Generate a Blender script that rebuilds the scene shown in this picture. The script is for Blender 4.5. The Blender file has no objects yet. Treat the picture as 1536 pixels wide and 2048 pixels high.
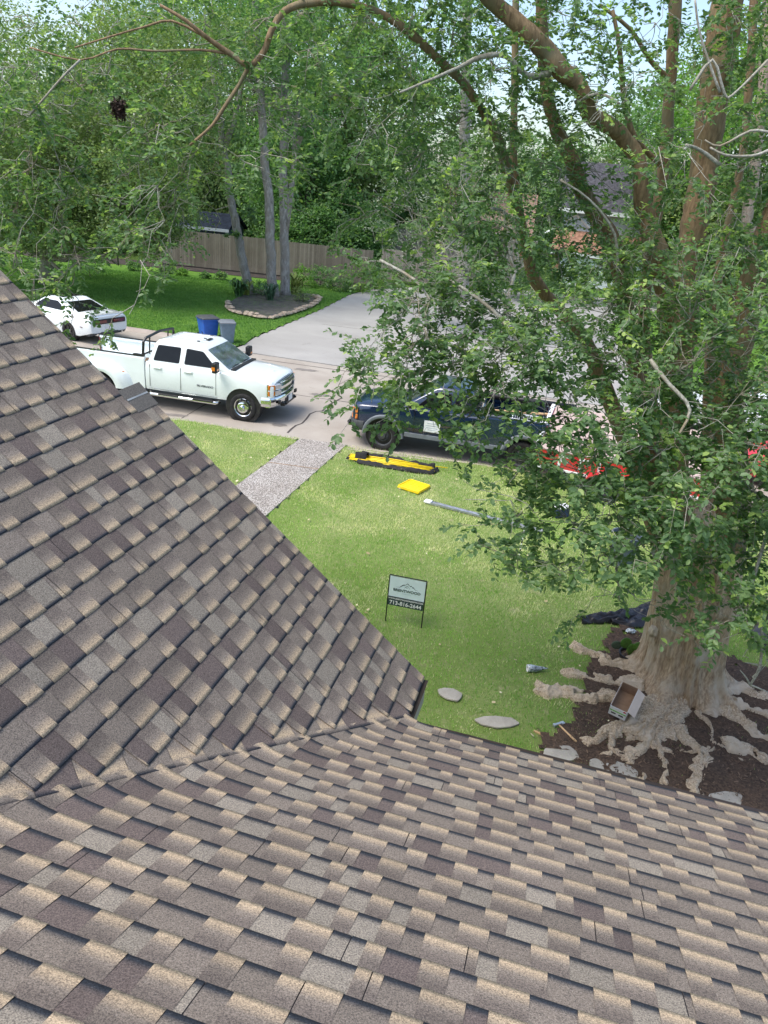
import bpy, bmesh, math, random
import numpy as np
from mathutils import Vector, Matrix, noise as mnoise
rad=math.radians
sc=bpy.context.scene
# ---------------------------------------------------------------- camera
F_PX=1478.0; PITCH=rad(24.23); ROLL=rad(5.29); CAM_H=6.61
_F=np.array([0,math.cos(PITCH),-math.sin(PITCH)]); _R0=np.array([1.,0,0]); _U0=np.cross(_R0,_F)
_R=math.cos(ROLL)*_R0+math.sin(ROLL)*_U0; _U=-math.sin(ROLL)*_R0+math.cos(ROLL)*_U0
cd=bpy.data.cameras.new('camera'); cam=bpy.data.objects.new('camera',cd); sc.collection.objects.link(cam)
cd.sensor_fit='VERTICAL'; cd.sensor_height=24.0; cd.sensor_width=18.0; cd.lens=F_PX/2048*24.0
cd.clip_start=0.05; cd.clip_end=2000
cam.matrix_world=Matrix(((_R[0],_U[0],-_F[0],0),(_R[1],_U[1],-_F[1],0),(_R[2],_U[2],-_F[2],CAM_H),(0,0,0,1)))
sc.camera=cam
# ---------------------------------------------------------------- light
SUN_EL=rad(60); SUN_AZ=rad(-118)      # azimuth from +Y towards +X
w=bpy.data.worlds.new('World'); sc.world=w; w.use_nodes=True
nt=w.node_tree; bg=nt.nodes['Background']
sky=nt.nodes.new('ShaderNodeTexSky'); sky.sky_type='NISHITA'; sky.sun_disc=False
sky.sun_elevation=SUN_EL; sky.sun_rotation=SUN_AZ; sky.air_density=1.0; sky.dust_density=2.5; sky.ozone_density=1.0
nt.links.new(sky.outputs[0],bg.inputs[0]); bg.inputs[1].default_value=0.15
sd=bpy.data.lights.new('sun','SUN'); sd.energy=1.7; sd.angle=rad(28); sd.color=(1,.95,.88)
so=bpy.data.objects.new('sun',sd); sc.collection.objects.link(so)
sdir=Vector((math.sin(SUN_AZ)*math.cos(SUN_EL),math.cos(SUN_AZ)*math.cos(SUN_EL),math.sin(SUN_EL)))
so.rotation_euler=sdir.to_track_quat('Z','Y').to_euler()
sc.view_settings.view_transform='Standard'; sc.view_settings.look='None'; sc.view_settings.gamma=1.0
sc.view_settings.exposure=1.02
sc.render.engine='CYCLES'
sc.cycles.max_bounces=6; sc.cycles.transparent_max_bounces=8
# ---------------------------------------------------------------- helpers
COL=sc.collection
RNG=np.random.default_rng(7); random.seed(7)
def ray(x,y):
    d=_F*F_PX+_R*(x-768)+_U*(1024-y); return d/np.linalg.norm(d)
def g(x,y,z=0.0):
    d=ray(x,y); t=(z-CAM_H)/d[2]; return np.array([0,0,CAM_H])+d*t
def at(x,y,Y):
    d=ray(x,y); return np.array([0,0,CAM_H])+d*(Y/d[1])
def pxm(P):   # photo pixels per metre at a point
    v=np.array(P)-np.array([0,0,CAM_H]); return F_PX/float(v@_F)
def tag(o,label=None,cat=None,group=None,kind=None):
    if label: o['label']=label
    if cat: o['category']=cat
    if group: o['group']=group
    if kind: o['kind']=kind
    return o
def empty(name,loc=(0,0,0),rz=0.0,label=None,cat=None,group=None):
    o=bpy.data.objects.new(name,None); COL.objects.link(o); o.location=loc; o.rotation_euler=(0,0,rz); o.empty_display_size=.2
    return tag(o,label,cat,group)
def copy_tree(o,parent=None):
    c=o.copy(); COL.objects.link(c)
    if parent is not None: c.parent=parent
    for ch in list(o.children): copy_tree(ch,c)
    return c
def link_mesh(name,me,mats,parent=None,smooth=False):
    for m in (mats if isinstance(mats,(list,tuple)) else [mats]): me.materials.append(m)
    if smooth: me.polygons.foreach_set('use_smooth',[True]*len(me.polygons))
    o=bpy.data.objects.new(name,me); COL.objects.link(o)
    if parent is not None: o.parent=parent
    return o
def np_mesh(name,V,F,mats,parent=None,smooth=False,col=None,mi=None):
    """V (n,3), F (m,k) faces all of k corners; col (n,4) point colours"""
    V=np.asarray(V,dtype=np.float32); F=np.asarray(F,dtype=np.int32); m,k=F.shape
    me=bpy.data.meshes.new(name); me.vertices.add(len(V)); me.vertices.foreach_set('co',V.ravel())
    me.loops.add(m*k); me.loops.foreach_set('vertex_index',F.ravel())
    me.polygons.add(m); me.polygons.foreach_set('loop_start',np.arange(0,m*k,k,dtype=np.int32))
    me.polygons.foreach_set('loop_total',np.full(m,k,dtype=np.int32))
    if mi is not None: me.polygons.foreach_set('material_index',np.asarray(mi,dtype=np.int32))
    me.update(calc_edges=True)
    if col is not None:
        a=me.color_attributes.new('Col','FLOAT_COLOR','POINT'); a.data.foreach_set('color',np.asarray(col,dtype=np.float32).ravel())
    return link_mesh(name,me,mats,parent,smooth)
class MB:
    def __init__(s): s.v=[]; s.f=[]; s.mi=[]; s.c=0
    def add(s,verts,faces,mi=0,M=None):
        b=len(s.v)
        for p in verts:
            p=Vector(p)
            if M is not None: p=M@p
            s.v.append(tuple(p))
        for f in faces: s.f.append(tuple(b+i for i in f)); s.mi.append(mi)
        return s
    def box(s,c,d,mi=0,rz=0,M=None,bev=0.0):
        x,y,z=[k/2 for k in d]
        R=Matrix.Translation(Vector(c))@Matrix.Rotation(rz,4,'Z')
        if M is not None: R=M@R
        if bev<=0:
            vs=[(-x,-y,-z),(x,-y,-z),(x,y,-z),(-x,y,-z),(-x,-y,z),(x,-y,z),(x,y,z),(-x,y,z)]
            fs=[(0,3,2,1),(4,5,6,7),(0,1,5,4),(1,2,6,5),(2,3,7,6),(3,0,4,7)]
            return s.add(vs,fs,mi,R)
        b=min(bev,x*.9,y*.9,z*.9); bm=bmesh.new(); bmesh.ops.create_cube(bm,size=1.0)
        for v in bm.verts: v.co=Vector((v.co.x*2*x,v.co.y*2*y,v.co.z*2*z))
        bmesh.ops.bevel(bm,geom=list(bm.edges),offset=b,segments=2,affect='EDGES',profile=.5)
        bm.verts.ensure_lookup_table(); vs=[tuple(v.co) for v in bm.verts]; fs=[[v.index for v in f.verts] for f in bm.faces]; bm.free()
        return s.add(vs,fs,mi,R)
    def tube(s,pts,rs,n=8,mi=0,cap=True,flat=1.0):
        P=[np.array(p,float) for p in pts]; m=len(P)
        if not hasattr(rs,'__len__'): rs=[rs]*m
        up=np.array([0,0,1.]); rings=[]; prev=None
        for i in range(m):
            t=P[min(i+1,m-1)]-P[max(i-1,0)]; L=np.linalg.norm(t); t=t/L if L>0 else up
            if prev is None:
                a=np.cross(t,up)
                if np.linalg.norm(a)<1e-3: a=np.array([1.,0,0])
            else: a=prev-t*(prev@t)
            if np.linalg.norm(a)<1e-6: a=np.array([1.,0,0])
            a=a/np.linalg.norm(a); prev=a; b=np.cross(t,a)
            rings.append([P[i]+rs[i]*(math.cos(q)*a+math.sin(q)*b*flat) for q in [2*math.pi*k/n for k in range(n)]])
        vs=[p for r in rings for p in r]; fs=[]
        for i in range(m-1):
            for k in range(n): fs.append((i*n+k,i*n+(k+1)%n,(i+1)*n+(k+1)%n,(i+1)*n+k))
        if cap: fs.append(tuple(range(n-1,-1,-1))); fs.append(tuple((m-1)*n+k for k in range(n)))
        return s.add(vs,fs,mi)
    def lathe(s,prof,n=24,mi=0,M=None,closed=False):
        """prof: (radius, height) along local z"""
        vs=[];fs=[];m=len(prof)
        for r,h in prof:
            for k in range(n): a=2*math.pi*k/n; vs.append((r*math.cos(a),r*math.sin(a),h))
        for i in range(m-1 if not closed else m):
            j=(i+1)%m
            for k in range(n): fs.append((i*n+k,i*n+(k+1)%n,j*n+(k+1)%n,j*n+k))
        if not closed:
            if prof[0][0]>1e-4: fs.append(tuple(range(n-1,-1,-1)))
            if prof[-1][0]>1e-4: fs.append(tuple((m-1)*n+k for k in range(n)))
        return s.add(vs,fs,mi,M)
    def prism(s,poly,h0,h1,mi=0,M=None):
        n=len(poly); vs=[(p[0],p[1],h0) for p in poly]+[(p[0],p[1],h1) for p in poly]
        fs=[tuple(range(n-1,-1,-1)),tuple(range(n,2*n))]+[(i,(i+1)%n,n+(i+1)%n,n+i) for i in range(n)]
        return s.add(vs,fs,mi,M)
    def loft(s,rings,mi=0,close=True,caps=True,M=None):
        n=len(rings[0]); vs=[p for r in rings for p in r]; fs=[]
        for i in range(len(rings)-1):
            for k in range(n if close else n-1): fs.append((i*n+k,i*n+(k+1)%n,(i+1)*n+(k+1)%n,(i+1)*n+k))
        if caps: fs.append(tuple(range(n-1,-1,-1))); fs.append(tuple((len(rings)-1)*n+k for k in range(n)))
        return s.add(vs,fs,mi,M)
    def build(s,name,mats,parent=None,smooth=False,fix=True,auto=None):
        me=bpy.data.meshes.new(name); me.from_pydata(s.v,[],s.f); me.polygons.foreach_set('material_index',s.mi)
        if fix:
            bm=bmesh.new(); bm.from_mesh(me); bmesh.ops.recalc_face_normals(bm,faces=bm.faces); bm.to_mesh(me); bm.free()
        me.update()
        o=link_mesh(name,me,mats,parent,smooth or auto is not None)
        if auto is not None:
            bm=bmesh.new(); bm.from_mesh(me)
            for e in bm.edges:
                e.smooth = len(e.link_faces)==2 and e.calc_face_angle(0)<rad(auto)
            bm.to_mesh(me); bm.free()
        return o
def bool_cut(o,cutters):
    """subtract meshes (MB list) from object o, real geometry"""
    mb=MB()
    objs=[]
    for c in cutters:
        k=c.build('cutter',[],None); objs.append(k)
        md=o.modifiers.new('b','BOOLEAN'); md.operation='DIFFERENCE'; md.object=k; md.solver='EXACT'
    dg=bpy.context.evaluated_depsgraph_get(); dg.update()
    me=bpy.data.meshes.new_from_object(o.evaluated_get(dg)); o.modifiers.clear(); o.data=me
    for k in objs: bpy.data.objects.remove(k,do_unlink=True)
    return o
# ---------------------------------------------------------------- materials
def mk(name):
    m=bpy.data.materials.new(name); m.use_nodes=True; n=m.node_tree; b=n.nodes['Principled BSDF']; return m,n,b
def coords(n,obj=True):
    t=n.nodes.new('ShaderNodeTexCoord'); return t.outputs['Object' if obj else 'Generated']
def mixc(n,fac,a,b,mode='MIX'):
    x=n.nodes.new('ShaderNodeMix'); x.data_type='RGBA'; x.blend_type=mode
    for s,v in ((0,fac),(6,a),(7,b)):
        if hasattr(v,'is_linked') or hasattr(v,'links'): n.links.new(v,x.inputs[s])
        else: x.inputs[s].default_value=v if s==0 else (*v,1)[:4]
    return x.outputs[2]
def noise(n,vec,scale,detail=4,rough=.6,dist=0):
    t=n.nodes.new('ShaderNodeTexNoise'); t.inputs['Scale'].default_value=scale; t.inputs['Detail'].default_value=detail
    t.inputs['Roughness'].default_value=rough; t.inputs['Distortion'].default_value=dist
    n.links.new(vec,t.inputs['Vector']); return t.outputs[0]
def ramp(n,f,a,b,ca=(0,0,0),cb=(1,1,1)):
    r=n.nodes.new('ShaderNodeValToRGB'); r.color_ramp.elements[0].position=a; r.color_ramp.elements[1].position=b
    r.color_ramp.elements[0].color=(*ca,1); r.color_ramp.elements[1].color=(*cb,1); n.links.new(f,r.inputs[0]); return r.outputs[0]
def bump(n,b,h,strength=.3,dist=.01):
    k=n.nodes.new('ShaderNodeBump'); k.inputs['Strength'].default_value=strength; k.inputs['Distance'].default_value=dist
    n.links.new(h,k.inputs['Height']); n.links.new(k.outputs[0],b.inputs['Normal'])
def scaled(n,vec,s):
    m=n.nodes.new('ShaderNodeMapping'); m.inputs['Scale'].default_value=s; n.links.new(vec,m.inputs[0]); return m.outputs[0]
def simple(name,c,rough=.6,metal=0,coat=0,var=.12,vs=6.0,bs=0,bd=.005,c2=None,fine=60):
    m,n,b=mk(name); v=coords(n); f=noise(n,v,vs,5)
    c2=c2 or tuple(k*(1-var*2) for k in c); hi=tuple(min(1,k*(1+var)) for k in c)
    col=mixc(n,ramp(n,f,.35,.68),c2,hi); n.links.new(col,b.inputs['Base Color'])
    b.inputs['Roughness'].default_value=rough; b.inputs['Metallic'].default_value=metal
    b.inputs['Coat Weight'].default_value=coat; b.inputs['Coat Roughness'].default_value=.05
    if bs: bump(n,b,noise(n,v,fine,4),bs,bd)
    return m
def leafmat(name,a,bcol,c,trans=.3,rough=.45,vs=1.5):
    """three greens mixed by a per-leaf colour attribute and by clump noise"""
    m,n,b=mk(name); at_=n.nodes.new('ShaderNodeAttribute'); at_.attribute_name='Col'
    sep=n.nodes.new('ShaderNodeSeparateColor'); n.links.new(at_.outputs['Color'],sep.inputs[0])
    col=mixc(n,sep.outputs[0],a,bcol); col=mixc(n,ramp(n,sep.outputs[1],.86,.95),col,c)
    f=noise(n,coords(n),vs,2); col=mixc(n,ramp(n,f,.38,.62),mixc(n,1.0,col,(.72,.8,.75),'MULTIPLY'),col)
    n.links.new(col,b.inputs['Base Color']); b.inputs['Roughness'].default_value=rough
    b.inputs['Specular IOR Level'].default_value=.35
    t=n.nodes.new('ShaderNodeBsdfTranslucent'); n.links.new(mixc(n,1.0,col,(1.3,1.5,.7),'MULTIPLY'),t.inputs[0])
    mx=n.nodes.new('ShaderNodeMixShader'); mx.inputs[0].default_value=trans
    out=n.nodes['Material Output']; n.links.new(b.outputs[0],mx.inputs[1]); n.links.new(t.outputs[0],mx.inputs[2]); n.links.new(mx.outputs[0],out.inputs[0])
    return m
def bark(name,a,bcol,rough=.85,sx=(9,9,1.6),bs=.7,bd=.02,c=None):
    m,n,b=mk(name); v=coords(n); s=scaled(n,v,sx); f=noise(n,s,3.0,6,.65,.4); f2=noise(n,v,2.2,3)
    col=mixc(n,ramp(n,f,.35,.65),a,bcol)
    if c: col=mixc(n,ramp(n,f2,.48,.66),col,c)
    n.links.new(col,b.inputs['Base Color']); b.inputs['Roughness'].default_value=rough; bump(n,b,f,bs,bd); return m
def paint(name,c,rough=.22,flake=0.0):
    m,n,b=mk(name); v=coords(n); f=noise(n,v,2.0,4); f2=noise(n,v,30,3)
    col=mixc(n,ramp(n,f,.3,.75),tuple(k*.93 for k in c),c)
    # road dust low on the body
    s=n.nodes.new('ShaderNodeSeparateXYZ'); n.links.new(v,s.inputs[0])
    mp=n.nodes.new('ShaderNodeMapRange'); mp.inputs[1].default_value=.9; mp.inputs[2].default_value=.35; mp.inputs[3].default_value=0; mp.inputs[4].default_value=.35
    n.links.new(s.outputs[2],mp.inputs[0])
    mm=n.nodes.new('ShaderNodeMath'); mm.operation='MULTIPLY'; n.links.new(mp.outputs[0],mm.inputs[0]); n.links.new(ramp(n,f2,.3,.7),mm.inputs[1])
    col=mixc(n,mm.outputs[0],col,(.25,.22,.19)); n.links.new(col,b.inputs['Base Color'])
    b.inputs['Roughness'].default_value=rough; b.inputs['Coat Weight'].default_value=.9; b.inputs['Coat Roughness'].default_value=.04; b.inputs['Metallic'].default_value=flake
    return m
MT={}
MT['glass']=simple('dark_glass',(.008,.009,.011),.04,0,0,var=.1); MT['glass'].node_tree.nodes['Principled BSDF'].inputs['IOR'].default_value=1.32
MT['windshield']=simple('windshield_glass',(.10,.13,.14),.03,0,1,var=.3,vs=3)
MT['chrome']=simple('chrome',(.75,.77,.78),.09,1,0,var=.05)
MT['black']=simple('black_plastic',(.015,.015,.016),.5,var=.3)
MT['blackmetal']=simple('black_metal',(.012,.012,.013),.35,var=.3,coat=.3)
MT['tyre']=simple('tyre_rubber',(.018,.018,.018),.85,var=.3,bs=.3)
MT['white']=paint('white_paint',(.80,.86,.86))
MT['navy']=paint('navy_paint',(.006,.022,.058),.2,.2)
MT['redpaint']=paint('red_paint',(.55,.02,.03))
MT['amber']=simple('amber_lens',(.75,.22,.02),.15,coat=.5)
MT['lens']=simple('clear_lens',(.55,.58,.6),.08,.4,1)
MT['redlens']=simple('red_lens',(.12,.008,.012),.12,coat=1)
MT['steel']=simple('galvanised_steel',(.42,.45,.5),.38,.6,var=.15,vs=10)
MT['grey']=simple('grey_plastic',(.16,.18,.2),.55,var=.1,bs=.1)
MT['darkgrey']=simple('dark_grey_plastic',(.06,.065,.07),.6,var=.15,bs=.1)
MT['whiteplastic']=simple('white_plastic',(.78,.8,.8),.45,var=.06)
MT['yellow']=simple('yellow_plastic',(.85,.62,.01),.45,var=.05)
MT['wood']=simple('handle_wood',(.55,.36,.18),.6,var=.15,bs=.2)
MT['cardboard']=simple('cardboard',(.33,.22,.145),.85,var=.08,bs=.1)
MT['cardwhite']=simple('printed_card',(.74,.76,.78),.55,var=.04)
# ================================================================ SETTING
def P2(*q): return [tuple(g(x,y)[:2]) for x,y in q]
def inside(px,py,poly):
    px=np.asarray(px);py=np.asarray(py);r=np.zeros(px.shape,bool);n=len(poly)
    for i in range(n):
        x1,y1=poly[i];x2,y2=poly[(i+1)%n]
        c=((y1>py)!=(y2>py))&(px<(x2-x1)*(py-y1)/((y2-y1) or 1e-9)+x1); r^=c
    return r
def vnoise(x,y,s,seed=0):
    """smooth value noise, vectorised, 0..1"""
    x=np.asarray(x)*s+seed*17.3; y=np.asarray(y)*s+seed*9.1
    xi=np.floor(x).astype(int); yi=np.floor(y).astype(int); fx=x-xi; fy=y-yi; fx=fx*fx*(3-2*fx); fy=fy*fy*(3-2*fy)
    def h(a,b):
        k=(a*374761393+b*668265263+seed*1442695)&0x7fffffff; k=((k^(k>>13))*1274126177)&0x7fffffff
        return ((k^(k>>16))&0xffff)/65535.0
    return (h(xi,yi)*(1-fx)+h(xi+1,yi)*fx)*(1-fy)+(h(xi,yi+1)*(1-fx)+h(xi+1,yi+1)*fx)*fy
def grassbase(name,a,b_,c,scale=.6):
    m,n,b=mk(name); v=coords(n); f=noise(n,v,scale,5,.6,.3); f2=noise(n,v,scale*9,5,.7); f3=noise(n,v,55,4,.8)
    col=mixc(n,ramp(n,f,.35,.65),a,b_); col=mixc(n,ramp(n,f2,.55,.78),col,c); col=mixc(n,ramp(n,f3,.3,.75),mixc(n,1.0,col,(.65,.7,.6),'MULTIPLY'),col)
    n.links.new(col,b.inputs['Base Color']); b.inputs['Roughness'].default_value=.95; b.inputs['Specular IOR Level'].default_value=.1
    bump(n,b,f3,.8,.03); return m
M_lawn=grassbase('lawn_soil',(.19,.27,.07),(.29,.35,.13),(.42,.38,.23),.5)
M_far=grassbase('far_lawn',(.10,.22,.035),(.15,.28,.045),(.19,.27,.08),.35)
M_ground=grassbase('ground_cover',(.05,.10,.02),(.08,.13,.03),(.12,.11,.06),.12)
def concrete(name,a,b_,vs=.5,rough=.85,fine=90,spot=(.05,.05,.05)):
    m,n,b=mk(name); v=coords(n); f=noise(n,v,vs,6,.62,.4); f2=noise(n,v,fine,4,.8); f3=noise(n,v,1.7,6,.75,1.0)
    col=mixc(n,ramp(n,f,.32,.7),a,b_); col=mixc(n,ramp(n,f3,.60,.85),col,tuple(k*.62 for k in a)); col=mixc(n,ramp(n,f2,.30,.72),mixc(n,1.0,col,(.78,.78,.78),'MULTIPLY'),col)
    n.links.new(col,b.inputs['Base Color']); b.inputs['Roughness'].default_value=rough; bump(n,b,f2,.35,.004); return m
M_street=concrete('street_concrete',(.32,.28,.235),(.43,.39,.335))
M_drive=concrete('driveway_concrete',(.31,.30,.28),(.41,.40,.375),.35)
M_kerb=concrete('kerb_concrete',(.34,.29,.25),(.45,.39,.34),1.5)
M_joint=simple('joint_filler',(.07,.06,.055),.9)
def aggregate():
    m,n,b=mk('exposed_aggregate'); v=coords(n)
    t=n.nodes.new('ShaderNodeTexVoronoi'); t.inputs['Scale'].default_value=38; n.links.new(v,t.inputs['Vector'])
    s=n.nodes.new('ShaderNodeSeparateColor'); n.links.new(t.outputs['Color'],s.inputs[0])
    col=mixc(n,s.outputs[0],(.38,.355,.32),(.70,.67,.62)); col=mixc(n,ramp(n,t.outputs['Distance'],.35,.6),col,(.19,.17,.15))
    f=noise(n,v,1.2,4); col=mixc(n,ramp(n,f,.35,.7),mixc(n,1.0,col,(.8,.78,.76),'MULTIPLY'),col)
    n.links.new(col,b.inputs['Base Color']); b.inputs['Roughness'].default_value=.85
    i=n.nodes.new('ShaderNodeMath'); i.operation='SUBTRACT'; i.inputs[0].default_value=1; n.links.new(t.outputs['Distance'],i.inputs[1]); bump(n,b,i.outputs[0],.8,.008); return m
M_agg=aggregate()
def sheet(name,poly,z,m,kind='structure',thick=0):
    mb=MB()
    if thick: mb.prism(poly,z-thick,z)
    else: mb.add([(x,y,z) for x,y in poly],[tuple(range(len(poly)))])
    o=mb.build(name,m); me=o.data
    bm=bmesh.new(); bm.from_mesh(me); bmesh.ops.triangulate(bm,faces=bm.faces); bmesh.ops.recalc_face_normals(bm,faces=bm.faces)
    if not thick and sum(f.normal.z for f in bm.faces)<0: bmesh.ops.reverse_faces(bm,faces=bm.faces)
    bm.to_mesh(me); bm.free()
    return tag(o,kind=kind)
sheet('ground',[(-600,-200),(600,-200),(600,1200),(-600,1200)],-.06,M_ground)
NK=[(-60,29.5),(-30,24.2),(-6.21,19.73),(-2.44,18.95),(-1.16,18.76),(1.35,18.45),(4.18,17.97),(30,12.9),(60,7)]
FK=[(-60,36),(-30,32.6),(-11.7,30.5),(-10.2,30.15),(-5.7,28.45),(0.7,27.0),(7.2,25.4),(30,20.6),(60,14)]
sheet('street',NK+FK[::-1],0.0,M_street)
def kerb(name,line,wd,z0,z1,side):
    mb=MB(); L=[np.array(p) for p in line]; rings=[]
    for i,p in enumerate(L):
        t=L[min(i+1,len(L)-1)]-L[max(i-1,0)]; t=t/np.linalg.norm(t); nn=np.array([-t[1],t[0]])*side
        prof=[(0,z0-.05),(0,z0+.004),(.10,z0+.05),(.20,z1-.01),(.26,z1),(wd,z1),(wd,z0-.05)]
        rings.append([(p[0]+nn[0]*a,p[1]+nn[1]*a,h) for a,h in prof])
    mb.loft(rings); return tag(mb.build(name,M_kerb),kind='structure')
kerb('kerb_far_left',[(-60,36),(-30,32.6),(-11.7,30.5),(-10.2,30.15),(-6.6,28.78)],.42,0,.09,1)
kerb('kerb_far_right',[(9.5,24.9),(30,20.6),(60,14)],.42,0,.12,1)
kerb('kerb_near',[(-60,29.5),(-30,24.2),(-6.21,19.73),(-2.5,18.96)],.34,0,.035,-1)
kerb('kerb_near_right',[(-1.1,18.75),(1.35,18.45),(4.18,17.97),(30,12.9),(60,7)],.34,0,.035,-1)
dv=P2((487,692),(510,676),(560,655),(640,621),(700,590))
sheet('driveway',[(-6.5,28.72),(-5.7,28.47),(.7,27.02),(7.2,25.42),(9.45,24.93),(9.6,30),(12,44),(20,56),(4,56),(-2.2,49)]+dv[::-1],.03,M_drive,thick=.08)
# joints and the crack in the street
def strip(mb,pts,wd,z):
    L=[np.array(p[:2]) for p in pts]; vs=[];fs=[]
    for i,p in enumerate(L):
        t=L[min(i+1,len(L)-1)]-L[max(i-1,0)]; t=t/np.linalg.norm(t); nn=np.array([-t[1],t[0]])*wd/2*(.7+.6*random.random())
        vs+=[(p[0]-nn[0],p[1]-nn[1],z),(p[0]+nn[0],p[1]+nn[1],z)]
    for i in range(len(L)-1): fs.append((2*i,2*i+2,2*i+3,2*i+1))
    mb.add(vs,fs)
mj=MB()
UD=np.array([math.cos(rad(-10.5)),math.sin(rad(-10.5))]); WD=np.array([-UD[1],UD[0]])
c0=np.array([-1.2,22.9])
strip(mj,[c0+UD*t+WD*.02*math.sin(t) for t in np.arange(-30,30,1.5)],.035,.004)
strip(mj,[np.array([-1.2,26.9])+UD*t for t in np.arange(-4.0,9,1.5)],.05,.0045)
for k in (-13.4,-9.2,-4.6,4.6,9.2,13.8): strip(mj,[np.array([-1.4,18.85])+UD*k+WD*t for t in np.arange(.1,8,.8)],.03,.005)
ck=[(575,866),(583,858),(592,851),(604,847),(612,839),(620,828),(632,823),(645,822),(655,812),(668,804),(684,796)]
strip(mj,[g(*p) for p in ck],.05,.0055)
strip(mj,[np.array([-2.8,35.5])+UD*t for t in np.arange(-1.0,9,1.0)],.035,.0345)
tag(mj.build('joints_and_crack',M_joint),kind='structure')
# near lawn, slightly rolling, real height field
PATH=[g(600,880)[:2],g(693,892)[:2],g(537,1030)[:2],g(477,970)[:2]]
pd=(PATH[2]-PATH[1]); pd=pd/np.linalg.norm(pd)
PATHP=[tuple(PATH[0]),tuple(PATH[1]),tuple(PATH[1]+pd*11.5),tuple(PATH[0]+pd*11.5)]
MULCH=P2((1215,1290),(1190,1325),(1165,1365),(1150,1410),(1120,1455),(1095,1490),(1100,1515),(1150,1530),(1230,1560),(1330,1590),(1420,1610),(1500,1640),(1700,1680),(1760,1480),(1650,1370),(1536,1345),(1480,1330),(1400,1300),(1300,1275),(1210,1262))
def lawnz(x,y): return .035+.03*(vnoise(x,y,.35,3)-.5)
def grid_patch(name,x0,x1,y0,y1,st,zf,keep,m,kind='structure'):
    xs=np.arange(x0,x1+st,st); ys=np.arange(y0,y1+st,st); X,Y=np.meshgrid(xs,ys); Z=zf(X,Y)
    nx=len(xs); V=np.stack([X.ravel(),Y.ravel(),Z.ravel()],1); idx=np.arange(len(V)).reshape(X.shape)
    F=np.stack([idx[:-1,:-1],idx[:-1,1:],idx[1:,1:],idx[1:,:-1]],-1).reshape(-1,4)
    c=V[F].mean(1); k=keep(c[:,0],c[:,1]); return tag(np_mesh(name,V,F[k],m,smooth=True),kind=kind)
def nearkerb_y(x): return np.interp(x,[p[0] for p in NK],[p[1] for p in NK])
wob=lambda x,y,a=.1:(x+a*2*(vnoise(x,y,5,11)-.5)+a*(vnoise(x,y,17,12)-.5),y+a*2*(vnoise(x,y,5,13)-.5)+a*(vnoise(x,y,17,14)-.5))
def in_mulch(x,y): a,b=wob(x,y,.22); return inside(a,b,MULCH)
def in_path(x,y): return inside(x,y,PATHP)
grid_patch('lawn_near',-14,20,1.0,22.5,.14,lawnz,lambda x,y:(y<nearkerb_y(x)-.10-.12*vnoise(x,y,2,5))&~in_path(x,y),M_lawn)
sheet('walkway',PATHP,.045,M_agg,thick=.08)
mw=MB()
for k in (2.05,5.1,8.2): strip(mw,[np.array(PATHP[0])+pd*k,np.array(PATHP[0])*.5+np.array(PATHP[1])*.5+pd*k,np.array(PATHP[1])+pd*k],.045,.049)
tag(mw.build('walkway_joints',simple('joint_timber',(.30,.20,.12),.9)),kind='structure')
def mulchmat():
    m,n,b=mk('mulch'); v=coords(n); f=noise(n,v,30,5,.75); f2=noise(n,v,2,4)
    col=mixc(n,ramp(n,f,.35,.7),(.030,.018,.012),(.13,.085,.055)); col=mixc(n,ramp(n,f2,.45,.7),col,mixc(n,1.0,col,(1.3,1.2,1.1),'MULTIPLY'))
    n.links.new(col,b.inputs['Base Color']); b.inputs['Roughness'].default_value=1; bump(n,b,f,1.0,.03); return m
M_mulch=mulchmat()
grid_patch('mulch_bed',1.2,9,4.5,12.5,.06,lambda x,y: lawnz(x,y)+.012+.03*vnoise(x,y,3,8)+.012*vnoise(x,y,14,9),lambda x,y:in_mulch(x,y),M_mulch)
# mulch chips
def scatter_chips(name,n,area,keep,m,L=(.02,.06),z0=.03,kind='stuff',wd=.25,label=None):
    x=RNG.uniform(area[0],area[1],n); y=RNG.uniform(area[2],area[3],n); k=keep(x,y); x=x[k];y=y[k];n=len(x)
    a=RNG.uniform(0,6.28,n); l=RNG.uniform(L[0],L[1],n); c=np.stack([np.cos(a),np.sin(a),RNG.uniform(-.35,.35,n)],1); s=np.stack([-np.sin(a),np.cos(a),RNG.uniform(-.5,.5,n)],1)
    P=np.stack([x,y,lawnz(x,y)+z0+RNG.uniform(0,.02,n)],1)
    V=np.stack([P-c*l[:,None]/2-s*l[:,None]*wd/2,P+c*l[:,None]/2-s*l[:,None]*wd/2,P+c*l[:,None]/2+s*l[:,None]*wd/2,P-c*l[:,None]/2+s*l[:,None]*wd/2],1)
    r=RNG.random((n,1,4)); col=np.repeat(r,4,1).reshape(-1,4)
    return tag(np_mesh(name,V.reshape(-1,3),np.arange(4*n).reshape(-1,4),m,col=col),kind=kind)
def tintmat(name,a,b_,rough=.9):
    m,n,b=mk(name); t=n.nodes.new('ShaderNodeAttribute'); t.attribute_name='Col'; s=n.nodes.new('ShaderNodeSeparateColor'); n.links.new(t.outputs['Color'],s.inputs[0])
    n.links.new(mixc(n,s.outputs[0],a,b_),b.inputs['Base Color']); b.inputs['Roughness'].default_value=rough; return m
scatter_chips('mulch_chips',26000,(1.2,9,4.5,12.5),in_mulch,tintmat('mulch_chip',(.03,.018,.012),(.19,.125,.08)))
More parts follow.
